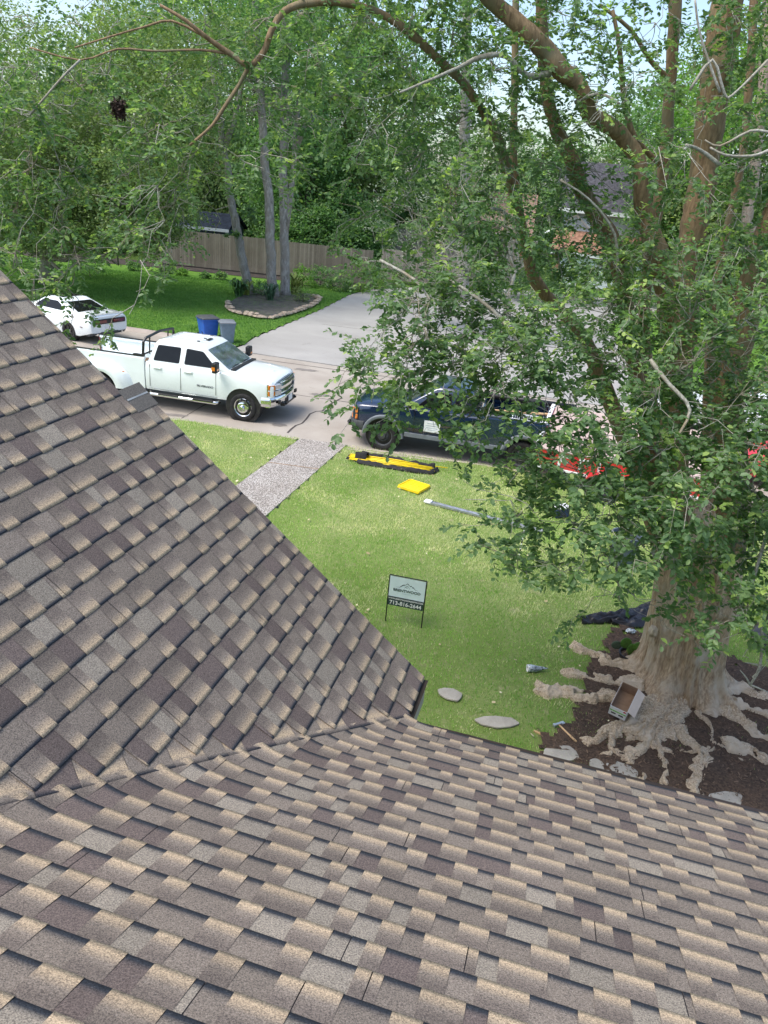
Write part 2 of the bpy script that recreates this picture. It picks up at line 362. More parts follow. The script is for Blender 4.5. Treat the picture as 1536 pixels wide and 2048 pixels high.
# grass blades
M_blade=leafmat('grass_blade',(.42,.62,.16),(.18,.38,.065),(.86,.80,.52),trans=.35,rough=.6,vs=.9)
def blades(name,n,area,keep,h=(.03,.06),wd=.007,zf=lawnz,m=None,spread=.7,straw=None,dark=0):
    x=RNG.uniform(area[0],area[1],n); y=RNG.uniform(area[2],area[3],n); k=keep(x,y); x=x[k];y=y[k];n=len(x)
    a=RNG.uniform(0,6.28,n); hh=RNG.uniform(h[0],h[1],n)*(.75+.5*vnoise(x,y,1.3,21)); w_=wd*RNG.uniform(.7,1.4,n)
    tilt=RNG.uniform(.1,spread,n); b=RNG.uniform(0,6.28,n)
    P=np.stack([x,y,zf(x,y)-.004],1); s=np.stack([np.cos(a)*w_/2,np.sin(a)*w_/2,np.zeros(n)],1)
    top=P+np.stack([np.cos(b)*hh*np.sin(tilt),np.sin(b)*hh*np.sin(tilt),hh*np.cos(tilt)],1)
    V=np.stack([P-s,P+s,top],1).reshape(-1,3)
    st=np.zeros(n) if straw is None else straw(x,y)
    c=np.zeros((n,3,4)); c[...,3]=1
    c[:,:,0]=np.clip(RNG.random(n)*.7+.3*vnoise(x,y,1.0,23)+dark,0,1)[:,None]
    c[:,:,1]=np.where(RNG.random(n)<st,1.0,.5)[:,None]
    return tag(np_mesh(name,V,np.arange(3*n).reshape(-1,3),m or M_blade,col=c.reshape(-1,4)),kind='stuff')
def straw(x,y):
    a=vnoise(x,y,.55,31)*.5+vnoise(x,y,2.2,32)*.35+vnoise(x,y,6,33)*.15
    s=np.clip((a-.47)*4.5,0,.85)+.10
    s+=np.clip((y-12)/6,0,1)*.20                     # the verge by the street is drier
    return np.clip(s,0,.85)*np.where(y<10.5,.6,1)
def ok_lawn(x,y):
    v=(y<nearkerb_y(x)-.06)&~in_path(x,y)
    a,b=wob(x,y,.22); inm=inside(a,b,MULCH)
    return v&(~inm|(RNG.random(len(x))<.018+.5*(vnoise(x,y,1.6,44)>.66)*(y<8.4)))
def vis_wedge(x,y): return ok_lawn(x,y)&(y>4.2+.0*x)&(x<y*.66+1.5)&(x>-y*.58-1.5)
blades('lawn_grass',330000,(-8.5,11.5,5.0,19.6),vis_wedge,h=(.035,.07),wd=.010,straw=straw)
# far lawn and its grass
def fk_y(x): return np.interp(x,[p[0] for p in FK],[p[1] for p in FK])
DRV=[(-6.5,28.72),(-5.7,28.47),(.7,27.02),(7.2,25.42),(9.45,24.93),(9.6,30),(12,44),(20,56),(4,56),(-2.2,49)]+dv[::-1]
def farz(x,y): return .045+.02*vnoise(x,y,.2,4)
grid_patch('lawn_far',-45,-2.0,28.2,51,.2,farz,lambda x,y:(y>fk_y(x)+.38)&~inside(x,y,DRV)&((x<-6.3)|(y>29.5)),M_far)
grid_patch('lawn_across',9.3,50,16,60,.5,farz,lambda x,y:(y>fk_y(x)+.38)&~inside(x,y,DRV),M_far)
blades('far_grass',110000,(-24,-2.5,28.4,47),lambda x,y:(y>fk_y(x)+.38)&~inside(x,y,DRV)&((x<-6.3)|(y>29.5)),h=(.05,.10),wd=.03,zf=farz,m=leafmat('far_grass_blade',(.18,.32,.08),(.11,.24,.045),(.30,.37,.15),trans=.3,rough=.6))
# narrow planting strip at the foot of the fence
M_dirt=simple('fence_soil',(.045,.035,.028),1,var=.3,vs=2)
sheet('fence_bed',[(-24,49.3),(-16.9,49.9),(-12,49.6),(-8.3,49.3),(-4,48.4),(-2.6,48.0),(-1.8,52),(-30,53)],.075,M_dirt)

# litter on the lawn, stains on the street
scatter_chips('fallen_leaves',420,(-8,9,6,19),lambda x,y:ok_lawn(x,y)&(vnoise(x,y,.8,61)>.35),tintmat('fallen_leaf',(.30,.22,.11),(.72,.66,.44)),L=(.03,.06),z0=.045,wd=.6)
def stain(px,py,rx_,ry_,seed,z=.0062):
    q=g(px,py); r_=random.Random(seed); pts=[(q[0]+rx_*math.cos(a)*r_.uniform(.6,1.1),q[1]+ry_*math.sin(a)*r_.uniform(.6,1.1)) for a in [2*math.pi*k/22 for k in range(22)]]
    mb_st.add([(x,y,z) for x,y in pts],[tuple(range(22))])
mb_st=MB(); stain(640,790,.35,.2,1); stain(610,740,.5,.18,2); stain(560,850,.25,.15,3); stain(700,770,.2,.2,4); stain(350,830,.4,.12,5)
M_st=simple('old_oil_stain',(.20,.18,.16),.8,var=.1)
tag(mb_st.build('street_stains',M_st),kind='structure')
# ================================================================ THE HOUSE UNDERFOOT
TH=rad(-13.8); ux=np.array([math.cos(TH),math.sin(TH),0]); wx=np.array([-math.sin(TH),math.cos(TH),0]); zz=np.array([0,0,1.])
ZE=3.337; SL=0.817; SF=0.425
P0=g(846,1358,ZE); PE=g(1136,1528,ZE)
# local (a along ux, b along wx, h up), origin at the eave corner P0
bE=float((PE-P0)@wx)                       # front eave line, b = bE
def unit(v): return v/np.linalg.norm(v)
V0=np.array([0,bE,0.]); vdir=unit(np.array([-1/SL,-1/SF,1.0]))   # valley climbs to the left and back
nL=unit(np.array([SL,0,1.])); nF=unit(np.array([0,SF,1.]))
pL=unit(np.cross(vdir,nL)); pL=pL if pL[2]>0 else -pL            # in the gable plane, away from the valley (uphill)
pF=unit(np.cross(vdir,nF)); pF=pF if pF[2]>0 else -pF
pF_in=-pF                                                        # from the front plane towards the fold
RB=.12
def warp(t,d,h):
    """unfolded valley coordinates to local 3D, with a soft bend of the shingles in the valley"""
    t=np.asarray(t,float);d=np.asarray(d,float);h=np.asarray(h,float)
    dp=.5*(d+np.sqrt(d*d+RB*RB)); wgt=(dp-d)/(np.abs(dp)+np.abs(dp-d)+1e-9)
    N=nL[None]*(1-wgt)[:,None]+nF[None]*wgt[:,None]; N/=np.linalg.norm(N,axis=1)[:,None]
    return V0+t[:,None]*vdir+(d-dp)[:,None]*pF_in+dp[:,None]*pL+h[:,None]*N
def L2W(P): return P0+P[:,0:1]*ux+P[:,1:2]*wx+P[:,2:3]*zz
EXP=.1429
SN=lambda c:tuple(c)
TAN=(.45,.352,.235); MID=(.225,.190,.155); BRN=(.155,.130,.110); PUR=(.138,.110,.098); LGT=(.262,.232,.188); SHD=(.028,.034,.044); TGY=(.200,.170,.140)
def shingle_surface(side,rng,kmax,amin,amax,cut,keepcourse=None):
    """side 'F' or 'L'. course k butt edge at slope distance k*EXP above the eave. Cells run along the course."""
    Vs=[];Fs=[];Cs=[]
    dn=unit(np.array([0,-1/SF,1.])*1.0) if side=='F' else unit(np.array([-1/SL,0,1.]))   # up-slope
    along=np.array([1.,0,0]) if side=='F' else np.array([0,1.,0])
    org=V0 if side=='F' else np.array([0,0,0.])
    pv=pF_in if side=='F' else pL
    # d and t are affine in (a,s)
    def td(a,s):
        P=org[None]+a[:,None]*along+s[:,None]*dn
        Q=P-V0; return Q@vdir,Q@pv
    dA=float(along@pv); tA=float(along@vdir)
    for k in range(kmax):
        lo,hi=amin,amax
        if keepcourse:
            r=keepcourse(k)
            if r is None: continue
            lo,hi=r
        a=lo-rng.uniform(0,.25); joint=lo+rng.uniform(0,1.0); cells=[]; typ=rng.integers(0,2)
        while a<hi:
            wd=rng.choice([.07,.09,.11,.13,.16,.20],p=[.12,.22,.26,.2,.14,.06])*rng.uniform(.92,1.08)
            if typ==0: wd=rng.choice([.07,.09,.12,.15,.19],p=[.18,.27,.28,.19,.08])
            c=rng.random()
            cells.append([a,min(a+wd,hi),typ,c]); a+=wd; typ=1-typ
        out=[]
        for c in cells:    # split at the 1 m shingle joints
            while joint<c[0]: joint+=1.0
            if c[0]<joint<c[1]-.02 and joint>c[0]+.02:
                out.append([c[0],joint-.002,c[2],c[3]]); out.append([joint-.002,joint+.002,2,0]); out.append([joint+.002,c[1],c[2],rng.random() if c[2]==0 else c[3]]); joint+=1.0
            else: out.append(c)
        jit=rng.uniform(-.002,.002); tone=rng.uniform(.94,1.06)
        bmin=-1e9
        if side=='L':     # every gable course stops square where its lower corner meets the valley line
            t0,d0=td(np.array([0.]),np.array([k*EXP])); bmin=0.0+(cut+rng.uniform(-.012,.012)-d0[0])/dA
            if dA<0: raise RuntimeError('orientation')
        for a0,a1,ty,cc in out:
            a0=max(a0,lo)
            if a1-a0<.001: continue
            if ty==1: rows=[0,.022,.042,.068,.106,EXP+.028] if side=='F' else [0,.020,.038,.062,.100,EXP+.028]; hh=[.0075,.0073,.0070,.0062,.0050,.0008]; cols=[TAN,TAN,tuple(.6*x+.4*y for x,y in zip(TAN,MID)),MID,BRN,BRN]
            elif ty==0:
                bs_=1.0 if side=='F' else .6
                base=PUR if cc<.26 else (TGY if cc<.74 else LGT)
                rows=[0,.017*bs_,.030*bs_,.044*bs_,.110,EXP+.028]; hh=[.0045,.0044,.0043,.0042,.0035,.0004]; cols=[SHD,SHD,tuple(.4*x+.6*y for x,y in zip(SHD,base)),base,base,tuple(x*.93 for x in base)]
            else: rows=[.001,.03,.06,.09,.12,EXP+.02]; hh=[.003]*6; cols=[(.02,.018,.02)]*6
            tv=tone*rng.uniform(.88,1.12)*(1.0 if side=='F' else .95)
            dc=td(np.array([a0]),np.array([k*EXP]))[1][0]; dc2=td(np.array([a1]),np.array([k*EXP]))[1][0]
            near=min(abs(dc),abs(dc2))<.75 or dc*dc2<0
            n=max(1,int(math.ceil((a1-a0)/.035))) if near else 1
            av=np.linspace(a0,a1,n+1)
            bb=sum(len(v) for v in Vs)
            grid=[]
            curl=rng.normal(0,.0008)
            for r,(s_,h_) in enumerate([(rows[0],-.004)]+list(zip(rows,hh))):
                s=np.full(n+1,k*EXP+s_+jit); t,d=td(av,s)
                # clip at the cut line by sliding along the course
                if side=='F':
                    lim=cut; over=(d-lim)*(1 if dA<0 else -1) if False else d-lim
                    aa=np.where(over>0,av-(over/dA),av); t,d=td(aa,s)
                else:
                    aa=np.maximum(av,bmin); t,d=td(aa,s)
                grid.append(warp(t,d,np.full(n+1,h_+(curl if r==1 else 0)+(.006 if side=='L' else 0))))
            Vs.append(np.concatenate(grid)); 
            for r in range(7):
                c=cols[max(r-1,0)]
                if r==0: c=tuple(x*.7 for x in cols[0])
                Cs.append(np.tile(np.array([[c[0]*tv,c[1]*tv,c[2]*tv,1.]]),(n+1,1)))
            for r in range(6):
                for i in range(n):
                    q=bb+r*(n+1)+i; Fs.append((q,q+1,q+n+2,q+n+1))
    V=np.concatenate(Vs); F=np.array(Fs); C=np.concatenate(Cs)
    # drop collapsed cells
    p=V[F]; ar=np.linalg.norm(np.cross(p[:,2]-p[:,0],p[:,3]-p[:,1]),axis=1); F=F[ar>2e-6]
    n0=np.cross(V[F][:,2]-V[F][:,0],V[F][:,3]-V[F][:,1])
    W=L2W(V); nn=nF if side=='F' else nL
    if np.median(n0@nn)<0: F=F[:,::-1]
    return W,F,C
def shinglemat():
    m,n,b=mk('asphalt_shingle'); t=n.nodes.new('ShaderNodeAttribute'); t.attribute_name='Col'; v=coords(n)
    f=noise(n,v,175,3,.95); f2=noise(n,v,85,4,.85); f3=noise(n,v,.9,4)
    col=mixc(n,ramp(n,f,.36,.64),mixc(n,1.0,t.outputs['Color'],(.30,.30,.315),'MULTIPLY'),mixc(n,1.0,t.outputs['Color'],(1.52,1.50,1.47),'MULTIPLY'))
    col=mixc(n,ramp(n,f2,.62,.72),col,mixc(n,.5,col,(.36,.35,.33)))
    col=mixc(n,ramp(n,f3,.3,.7),mixc(n,1.0,col,(.9,.91,.93),'MULTIPLY'),col)
    n.links.new(col,b.inputs['Base Color']); b.inputs['Roughness'].default_value=.88; b.inputs['Specular IOR Level'].default_value=.35
    bump(n,b,f2,.4,.002); return m
M_sh=shinglemat()
house=empty('house',tuple(P0*np.array([1,1,0])),TH,'own house with brown and tan shingled front roof and steep gable roof beside it','house')
def under(o):
    o.parent=house; o.matrix_parent_inverse=(Matrix.Translation(Vector(house.location))@Matrix.Rotation(TH,4,'Z')).inverted()
rg=np.random.default_rng(3)
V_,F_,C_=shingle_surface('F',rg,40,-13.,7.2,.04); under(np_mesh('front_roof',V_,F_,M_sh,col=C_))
def lc(k):
    hi=0.0 if k<19 else -.20
    return (-9.2,hi)
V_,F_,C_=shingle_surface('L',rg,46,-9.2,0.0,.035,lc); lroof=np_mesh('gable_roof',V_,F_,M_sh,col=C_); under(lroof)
# cut border strip that follows the valley line under the gable courses
def valley_strip():
    Vs=[];Fs=[];Cs=[];t=-.02;ty=0
    while t<10:
        wd=rg.uniform(.11,.24); n=4; c=rg.random(); base=(MID if ty else (PUR if c<.4 else TGY))
        rows=[(.0,-.002),(.0,.007),(.03,.006),(.06,.005),(.12,.003),(.26,.001)]
        cols=[SHD,BRN,MID,TAN,base,base] if ty else [SHD,SHD,base,base,base,base]
        b=sum(len(v) for v in Vs); tv=np.linspace(t,t+wd-.002,n+1)
        for (d_,h_),cc in zip(rows,cols):
            Vs.append(warp(tv,np.full(n+1,d_),np.full(n+1,h_))); Cs.append(np.tile(np.array([[*cc,1.]]),(n+1,1)))
        for r in range(5):
            for i in range(n): q=b+r*(n+1)+i; Fs.append((q,q+1,q+n+2,q+n+1))
        t+=wd; ty=1-ty
    return L2W(np.concatenate(Vs)),np.array(Fs),np.concatenate(Cs)
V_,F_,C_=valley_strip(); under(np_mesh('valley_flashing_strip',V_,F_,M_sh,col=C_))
# structure below the shingles (local house frame = a,b,h with z measured from the ground)
M_fascia=simple('fascia_paint',(.42,.38,.33),.6,var=.05); M_drip=simple('drip_edge_metal',(.06,.045,.038),.4,.5)
M_brick=simple('house_brick',(.32,.17,.12),.85,var=.25,vs=14,bs=.5)
def H(a,b,s=None,z=None): return (a,b,z)
mb=MB()   # roof decks as solid wedges under the shingles
k=.02
def dL(a): return ZE-SL*a-k
AT=-2.70/math.sqrt(1+SL*SL)       # the rake is cut back above this point
for a0,a1,f in ((0,AT,0),(AT,-6.2,-.21)):
    lo0=bE if a0==0 else -9.2; 
    vv=[(a0,f,dL(a0)),(a0,lo0,dL(a0)),(a1,-9.2,dL(a1)),(a1,f,dL(a1))]
    mb.add(vv+[(x,y,z-.16) for x,y,z in vv],[(0,1,2,3),(4,7,6,5),(0,4,5,1),(2,6,7,3),(3,7,4,0)])
mb.add([(-.02,bE,ZE-k),(7.2,bE,ZE-k),(7.2,bE-5.6,ZE+SF*5.6-k),(-13,bE-5.6,ZE+SF*5.6-k),(-.02,bE,ZE-k-.16),(7.2,bE,ZE-k-.16),(7.2,bE-5.6,ZE+SF*5.6-k-.16),(-13,bE-5.6,ZE+SF*5.6-k-.16)],[(0,1,2,3),(4,7,6,5),(0,4,5,1),(1,5,6,2),(3,2,6,7)])
mb.build('roof_deck',M_fascia,house)
mb=MB(); mb.box((3.6,bE+.012,ZE-.10),(7.2,.024,.17)); mb.box((.015,bE/2,ZE-.10),(.024,abs(bE)-.03,.17))
sl=math.atan(SL)
for am,ln,fy in ((AT/2-.06,2.60,.014),(AT-2.05,5.3,-.196)):
    R_=Matrix.Translation((am,fy,ZE-SL*am-.14))@Matrix.Rotation(sl,4,'Y'); mb.box((0,0,0),(ln,.024,.2),M=R_)
mb.build('fascia',M_fascia,house)
mb=MB(); mb.box((3.6,bE+.010,ZE-.004),(7.2,.05,.008)); mb.box((.02,bE/2,ZE-.006),(.04,abs(bE),.008))
mb.build('drip_edge',M_drip,house)
mb=MB(); mb.box((3.4,bE-.75,(ZE-.2)/2),(7.0,.2,ZE-.2)); mb.box((-.35,-4.6,(ZE-.1)/2),(.2,8.4,ZE-.1)); mb.box((-6,-.32,(ZE)/2),(11.2,.2,ZE))
mb.add([(-11.8,-.32,ZE),(-.4,-.32,ZE),(-6.1,-.32,ZE+SL*5.5),(-11.8,-.2,ZE),(-.4,-.2,ZE),(-6.1,-.2,ZE+SL*5.5)],[(0,2,1),(3,4,5),(0,1,4,3),(1,2,5,4),(2,0,3,5)])
mb.build('wall',M_brick,house)
# the loose strip sticking out past the cut back rake
def slope_pt(s,b,h=0):  # distance s up the gable slope, local house coordinates with z from the ground
    dn=unit(np.array([-1/SL,0,1.])); P=np.array([0,b,ZE])+dn*s+nL*h; return tuple(P)
mb=MB(); s0=2.705; s1=2.90
mb.add([slope_pt(s0,-.22,.013),slope_pt(s0,.02,.016),slope_pt(s1,.03,.02),slope_pt(s1,-.22,.013),slope_pt(s0,-.22,.009),slope_pt(s0,.02,.011),slope_pt(s1,.03,.015),slope_pt(s1,-.22,.009)],[(0,1,2,3),(7,6,5,4),(0,4,5,1),(1,5,6,2),(2,6,7,3)],0)
m_loose=simple('dark_starter',(.12,.112,.10),.9,var=.2,vs=120,bs=.4,fine=300)
mb.add([slope_pt(s0+.10,-.215,.0165),slope_pt(s0+.10,.02,.0195),slope_pt(s0+.112,.02,.0195),slope_pt(s0+.112,-.215,.0165)],[(0,1,2,3)],1)
mb.build('starter_strip',[m_loose,simple('strip_line',(.3,.33,.34),.7)],house)
# ================================================================ VEHICLES  (local: x forward, y left, z up, front axle at x=0)
def wheel(parent,x,y,r,wd,style,side,rim=.27):
    """side +1 = outer face towards +y"""
    e=empty('wheel',(x,y,r)); e.parent=parent
    M=Matrix.Rotation(-math.pi/2*side,4,'X')
    h=wd/2; mb=MB()
    mb.lathe([(rim-.01,-h*.9),(rim+.03,-h),(r-.045,-h),(r-.012,-h*.8),(r,-h*.4),(r,h*.4),(r-.012,h*.8),(r-.045,h),(rim+.03,h),(rim-.01,h*.9)],40,0,M,closed=True)
    for k in range(40):   # tread blocks
        a=2*math.pi*k/40; Rk=M@Matrix.Rotation(a,4,'Z'); mb.box((r-.002,(0),0),(.016,.030,wd*.72),0,M=Rk)
    mb.build('tyre',MT['tyre'],e,auto=40)
    mb=MB(); hb=MB()
    if style=='dually':
        mb.lathe([(rim,h*.2),(rim,h*.92),(rim-.03,h*.80),(rim-.05,h*.55),(rim-.09,h*.70),(.155,h*1.15),(.11,h*1.30),(.085,h*1.25),(.075,h*1.55),(.05,h*1.75),(0,h*1.78)],40,0,M)
        for k in range(8):
            a=2*math.pi*(k+.5)/8; hb.lathe([(0,0),(.026,0),(.026,.004)],10,0,M@Matrix.Rotation(a,4,'Z')@Matrix.Translation((.195,0,h*.93))@Matrix.Rotation(rad(38),4,'Y')@Matrix.Diagonal((.8,1.25,1,1)))
        mb.add(hb.v,hb.f,1); mb.build('rim',[MT['chrome'],MT['black']],e,auto=40)
    elif style=='steel':
        mb.lathe([(rim,-h*.2),(rim,h*.92),(rim-.03,h*.85),(rim-.04,h*.3),(.16,h*.35),(.13,h*.6),(.09,h*.55),(.07,h*1.0),(0,h*1.05)],32,0,M)
        for k in range(8):
            a=2*math.pi*k/8; mb.lathe([(0,0),(.014,0),(.014,.03)],8,0,M@Matrix.Rotation(a,4,'Z')@Matrix.Translation((.105,0,h*.6)))
            hb.lathe([(0,0),(.022,0),(.022,.003)],10,0,M@Matrix.Rotation(a+.39,4,'Z')@Matrix.Translation((.19,0,h*.36)))
        mb.add(hb.v,hb.f,1); mb.build('rim',[MT['darkgrey'],MT['tyre']],e,auto=40)
    else:   # five dark split spokes
        mb.lathe([(rim,-h*.3),(rim,h*.95),(rim-.02,h*.9),(rim-.035,h*.2),(0,h*.1)],40,0,M)
        for k in range(5):
            for q in (-.14,.14):
                a=2*math.pi*k/5+q; mb.box((rim*.55,0,h*.75),(rim*.85,.032,.03),0,M=M@Matrix.Rotation(a,4,'Z'),bev=.006)
        mb.lathe([(.055,h*.5),(.055,h*.85),(0,h*.9)],16,0,M); mb.build('rim',MT['blackmetal'],e,auto=40)
        mb=MB(); mb.lathe([(rim*.30,h*.86),(rim*.22,h*.90),(0,h*.92)],5,0,M); mb.build('hub_cap',MT['chrome'],e)
    return e
def rrect(x0,x1,y0,y1,r,n=4):
    """rounded rectangle ring in plan, counterclockwise"""
    pts=[]
    for cx,cy,a0 in ((x1-r,y1-r,0),(x0+r,y1-r,90),(x0+r,y0+r,180),(x1-r,y0+r,270)):
        for k in range(n+1): a=rad(a0+90*k/n); pts.append((cx+r*math.cos(a),cy+r*math.sin(a)))
    return pts
def rpoly(pts,r=.05,n=4):
    out=[];m=len(pts)
    for i in range(m):
        p=Vector((*pts[i],0));a=Vector((*pts[i-1],0))-p;b=Vector((*pts[(i+1)%m],0))-p
        rr=min(r,a.length*.45,b.length*.45); A=p+a.normalized()*rr;B=p+b.normalized()*rr
        for k in range(n+1):
            t=k/n; q=A*(1-t)**2+p*2*t*(1-t)+B*t*t; out.append((q.x,q.y))
    return out
def body_loft(stations,hw_prof,mb,mi=0):
    """stations: (x, zsill, zbelt, ztop, hw, crown) lower body cross sections, closed ring"""
    rings=[]
    for x,zs,zb,zt,hw,yc in stations:
        half=[(0,zs),(hw*.80,zs),(hw-.035,zs+.02),(hw-.008,zs+.14),(hw,zs+.55*(zb-zs)),(hw-.006,zs+.80*(zb-zs)),(hw-.035,zb-.03),(hw-.075,zb+.006),(hw*yc,zt-.012),(hw*.45,zt+.003),(0,zt+.008)]
        ring=[(x,y,z) for y,z in half]+[(x,-y,z) for y,z in half[-2:0:-1]]; rings.append(ring)
    mb.loft(rings,mi); return rings
def surf_strip(pts2,plane,thick,mb,mi=0):
    """extrude a 2D polygon that lives on plane(u,v,off)->xyz"""
    n=len(pts2); vs=[plane(u,v,0) for u,v in pts2]+[plane(u,v,thick) for u,v in pts2]
    fs=[tuple(range(n-1,-1,-1)),tuple(range(n,2*n))]+[(i,(i+1)%n,n+(i+1)%n,n+i) for i in range(n)]; mb.add(vs,fs,mi)
def text_mesh(name,body,size,mat_,parent,M,ext=.002,bold=True,sx=1.0,align='CENTER'):
    cu=bpy.data.curves.new(name,'FONT'); cu.body=body; cu.size=size; cu.align_x=align; cu.align_y='CENTER'; cu.extrude=ext
    if bold: cu.offset=size*.018
    o=bpy.data.objects.new(name,cu); COL.objects.link(o); dg=bpy.context.evaluated_depsgraph_get(); dg.update()
    me=bpy.data.meshes.new_from_object(o.evaluated_get(dg)); bpy.data.objects.remove(o,do_unlink=True)
    me.transform(M@Matrix.Diagonal((sx,1,1,1))); me.materials.clear()
    return link_mesh(name,me,mat_,parent)
def pickup(root,p):
    hw=p['hw']; pm=p['paint']; xc=p['cabback']; xt=p['tail']; rx=-p['wb']; R=p['r']; zb=p['belt']; zs=p['sill']
    # ---- front clip, doors, cab base: one body shell, arches cut through
    mb=MB(); zh=p['hoodz']
    st=[(xc,zs,zb,zb+.02,hw,.86),(xc+.25,zs,zb,zb+.02,hw,.86),(-1.2,zs,zb,zb+.02,hw,.86),(-.62,zs,zb-.01,zb+.01,hw,.86),(-.50,zs,zb-.02,zh+.10,hw,.84),(-.2,zs,zb-.04,zh+.085,hw,.80),(.3,zs,zb-.06,zh+.045,hw-.003,.80),(.62,zs+.04,zb-.09,zh+.012,hw-.02,.78),(.80,zs+.08,zb-.13,zh-.025,hw-.06,.76),(.865,zs+.12,zb-.20,zh-.085,hw-.11,.74)]
    body_loft(st,None,mb); body=mb.build('body',pm,root)
    c=MB()
    for s in (1,-1): c.lathe([(p['arch'],-.25),(p['arch'],.25)],36,0,Matrix.Translation((0,s*(hw-.06),R+.03))@Matrix.Rotation(math.pi/2,4,'X'))
    bool_cut(body,[c])
    bm=bmesh.new(); bm.from_mesh(body.data)
    for f in bm.faces: f.smooth=True
    for e in bm.edges: e.smooth=len(e.link_faces)==2 and e.calc_face_angle(0)<rad(32)
    bm.to_mesh(body.data); bm.free()
    if not body.data.materials: body.data.materials.append(pm)
    mb=MB()   # dark wheel wells and underbody
    mb.box(((xc+.7)/2,0,zs+.03),(.7-xc,hw*1.5,.1))
    for s in (1,-1): mb.lathe([(p['arch']+.004,-.12),(p['arch']+.004,.16)],30,0,Matrix.Translation((0,s*(hw-.20),R+.03))@Matrix.Rotation(math.pi/2,4,'X'))
    mb.box((-.5,0,zs+.1),(2.4,hw*1.0,.3)); mb.box(((rx)+.2,0,zs+.08),(2.6,hw*1.0,.18)); mb.tube([(rx,-hw*.8,R),(rx,hw*.8,R)],.06); mb.tube([(0,-hw*.8,R),(0,hw*.8,R)],.05)
    mb.build('underbody',MT['black'],root)
    # ---- greenhouse
    zr=p['roof']; f0,f1=-.42,p.get('wstop',-1.18); b0,b1=xc+.02,xc+.20
    def ring(z,x0,x1,y,r): return [(a,b,z) for a,b in rrect(x0,x1,-y,y,r)]
    yb=hw-.075; yr=hw-.235; zl=zr-.12
    rings=[ring(zb-.005,b0,f0,yb,.10),ring(zb+.04,b0+.01,f0-.05,yb-.01,.10),ring(zl,b1,f1,yr+.02,.12),ring(zr-.045,b1+.06,f1-.10,yr-.03,.14),ring(zr-.012,b1+.16,f1-.24,yr-.13,.16),ring(zr,b1+.38,f1-.45,yr-.36,.2)]
    mb=MB(); mb.loft(rings); mb.build('cab',pm,root,auto=50)
    def sidep(s):
        def f(u,v,o):
            t=(v-(zb+.04))/(zl-(zb+.04)); y=(yb-.01)*(1-t)+(yr+.02)*t; return (u,s*(y-.004+o),v)
        return f
    for s in (1,-1):
        for poly in p['windows']:
            e=empty('window',(0,0,0)); e.parent=root
            mb=MB(); surf_strip(rpoly(poly,.05),sidep(s),.009,mb); mb.build('frame',MT['black'],e)
            cx=sum(q[0] for q in poly)/len(poly); cz=sum(q[1] for q in poly)/len(poly)
            mb=MB(); surf_strip(rpoly([(cx+(x-cx)*.95,cz+(z-cz)*.92) for x,z in poly],.05),sidep(s),.013,mb); mb.build('pane',MT['glass'],e)
    def wsp(u,v,o):   # u=y, v=0..1 from base to top, follows the rounded ring
        x=(f0-.05)*(1-v)+f1*v; z=(zb+.04)*(1-v)+zl*v; y=u*(1-v)+u*v*.88; return (x-.10*(abs(u)/yb)**6*.0+o*.8,y,z+o*.5)
    wsh=[]
    W=yb-.13
    mb=MB(); surf_strip(rpoly([(-W,.03),(W,.03),(W,.97),(-W,.97)],.06),wsp,.012,mb); mb.build('windshield',MT['windshield'],root)
    def bwp(u,v,o):
        x=(b0+.01)*(1-v)+b1*v; z=(zb+.04)*(1-v)+zl*v; return (x-o,u,z+o*.4)
    mb=MB(); surf_strip(rpoly([(-W+.05,.12),(W-.05,.12),(W-.12,.92),(-W+.12,.92)],.06),bwp,.010,mb); mb.build('rear_window',MT['glass'],root)
    mb=MB()
    for y0,y1 in ((.12,.62),(-.60,-.10)): mb.tube([wsp(y0,.02,.03),wsp((y0+y1)/2,.07,.03),wsp(y1,.05,.03)],.010,6)
    mb.build('wiper',MT['black'],root)
    mb=MB(); mb.box((f0+.05,0,zb+.055),(.14,yb*1.75,.03),bev=.01); mb.build('cowl',MT['black'],root)
    # ---- doors: handles and shut lines
    for s in (1,-1):
        mb=MB()
        for x in p['seams']: mb.tube([(x,s*(hw+.0015),zs+.12),(x+.005,s*(hw+.0015),zs+.45),(x,s*(hw-.012),zb-.04)],.006,5)
        mb.tube([(-.74,s*(hw+.001),zs+.06),(xc+.1,s*(hw+.001),zs+.06)],.004,5)
        mb.build('door_seam',MT['black'],root)
        for x in p['handles']:
            mb=MB(); mb.box((x,s*(hw+.018),zb-.13),(.22,.03,.035),bev=.012); mb.box((x,s*(hw+.001),zb-.13),(.26,.008,.075),bev=.003); mb.build('door_handle',pm,root)
        # mirror
        e=empty('mirror',(-.72,s*(hw+.02),zb+.07)); e.parent=root
        mb=MB(); mb.box((.02,s*.20,.10),(.15,.24 if p['tow'] else .18,.29 if p['tow'] else .17),bev=.035); mb.tube([(0,-s*.06,-.02),(0,s*.12,.0)],.028,8); mb.tube([(0,-s*.06,.05),(0,s*.12,.08)],.022,8); mb.build('mirror_housing',MT['black'],e)
        if p['tow']: mb=MB(); mb.box((.0,s*.323,.08),(.10,.006,.10)); mb.box((.097,s*.22,.05),(.006,.12,.05)); mb.build('marker_lamp',MT['amber'],e)
    # ---- bed
    zf=p['bedfloor']; zr2=p['rail']; bx0=xc-.035
    mb=MB(); th=.07
    for s in (1,-1):
        prof=[(s*(hw-.004),zs+.02),(s*hw,zs+.5*(zr2-zs)),(s*(hw-.012),zr2-.05),(s*(hw-.03),zr2),(s*(hw-th-.05),zr2),(s*(hw-th-.05),zr2-.07),(s*(hw-th+.0),zr2-.09),(s*(hw-th),zf),(s*(hw-th),zs+.02)]
        mb.loft([[(x,a,b) for a,b in prof] for x in (xt,(xt+bx0)/2,bx0)])
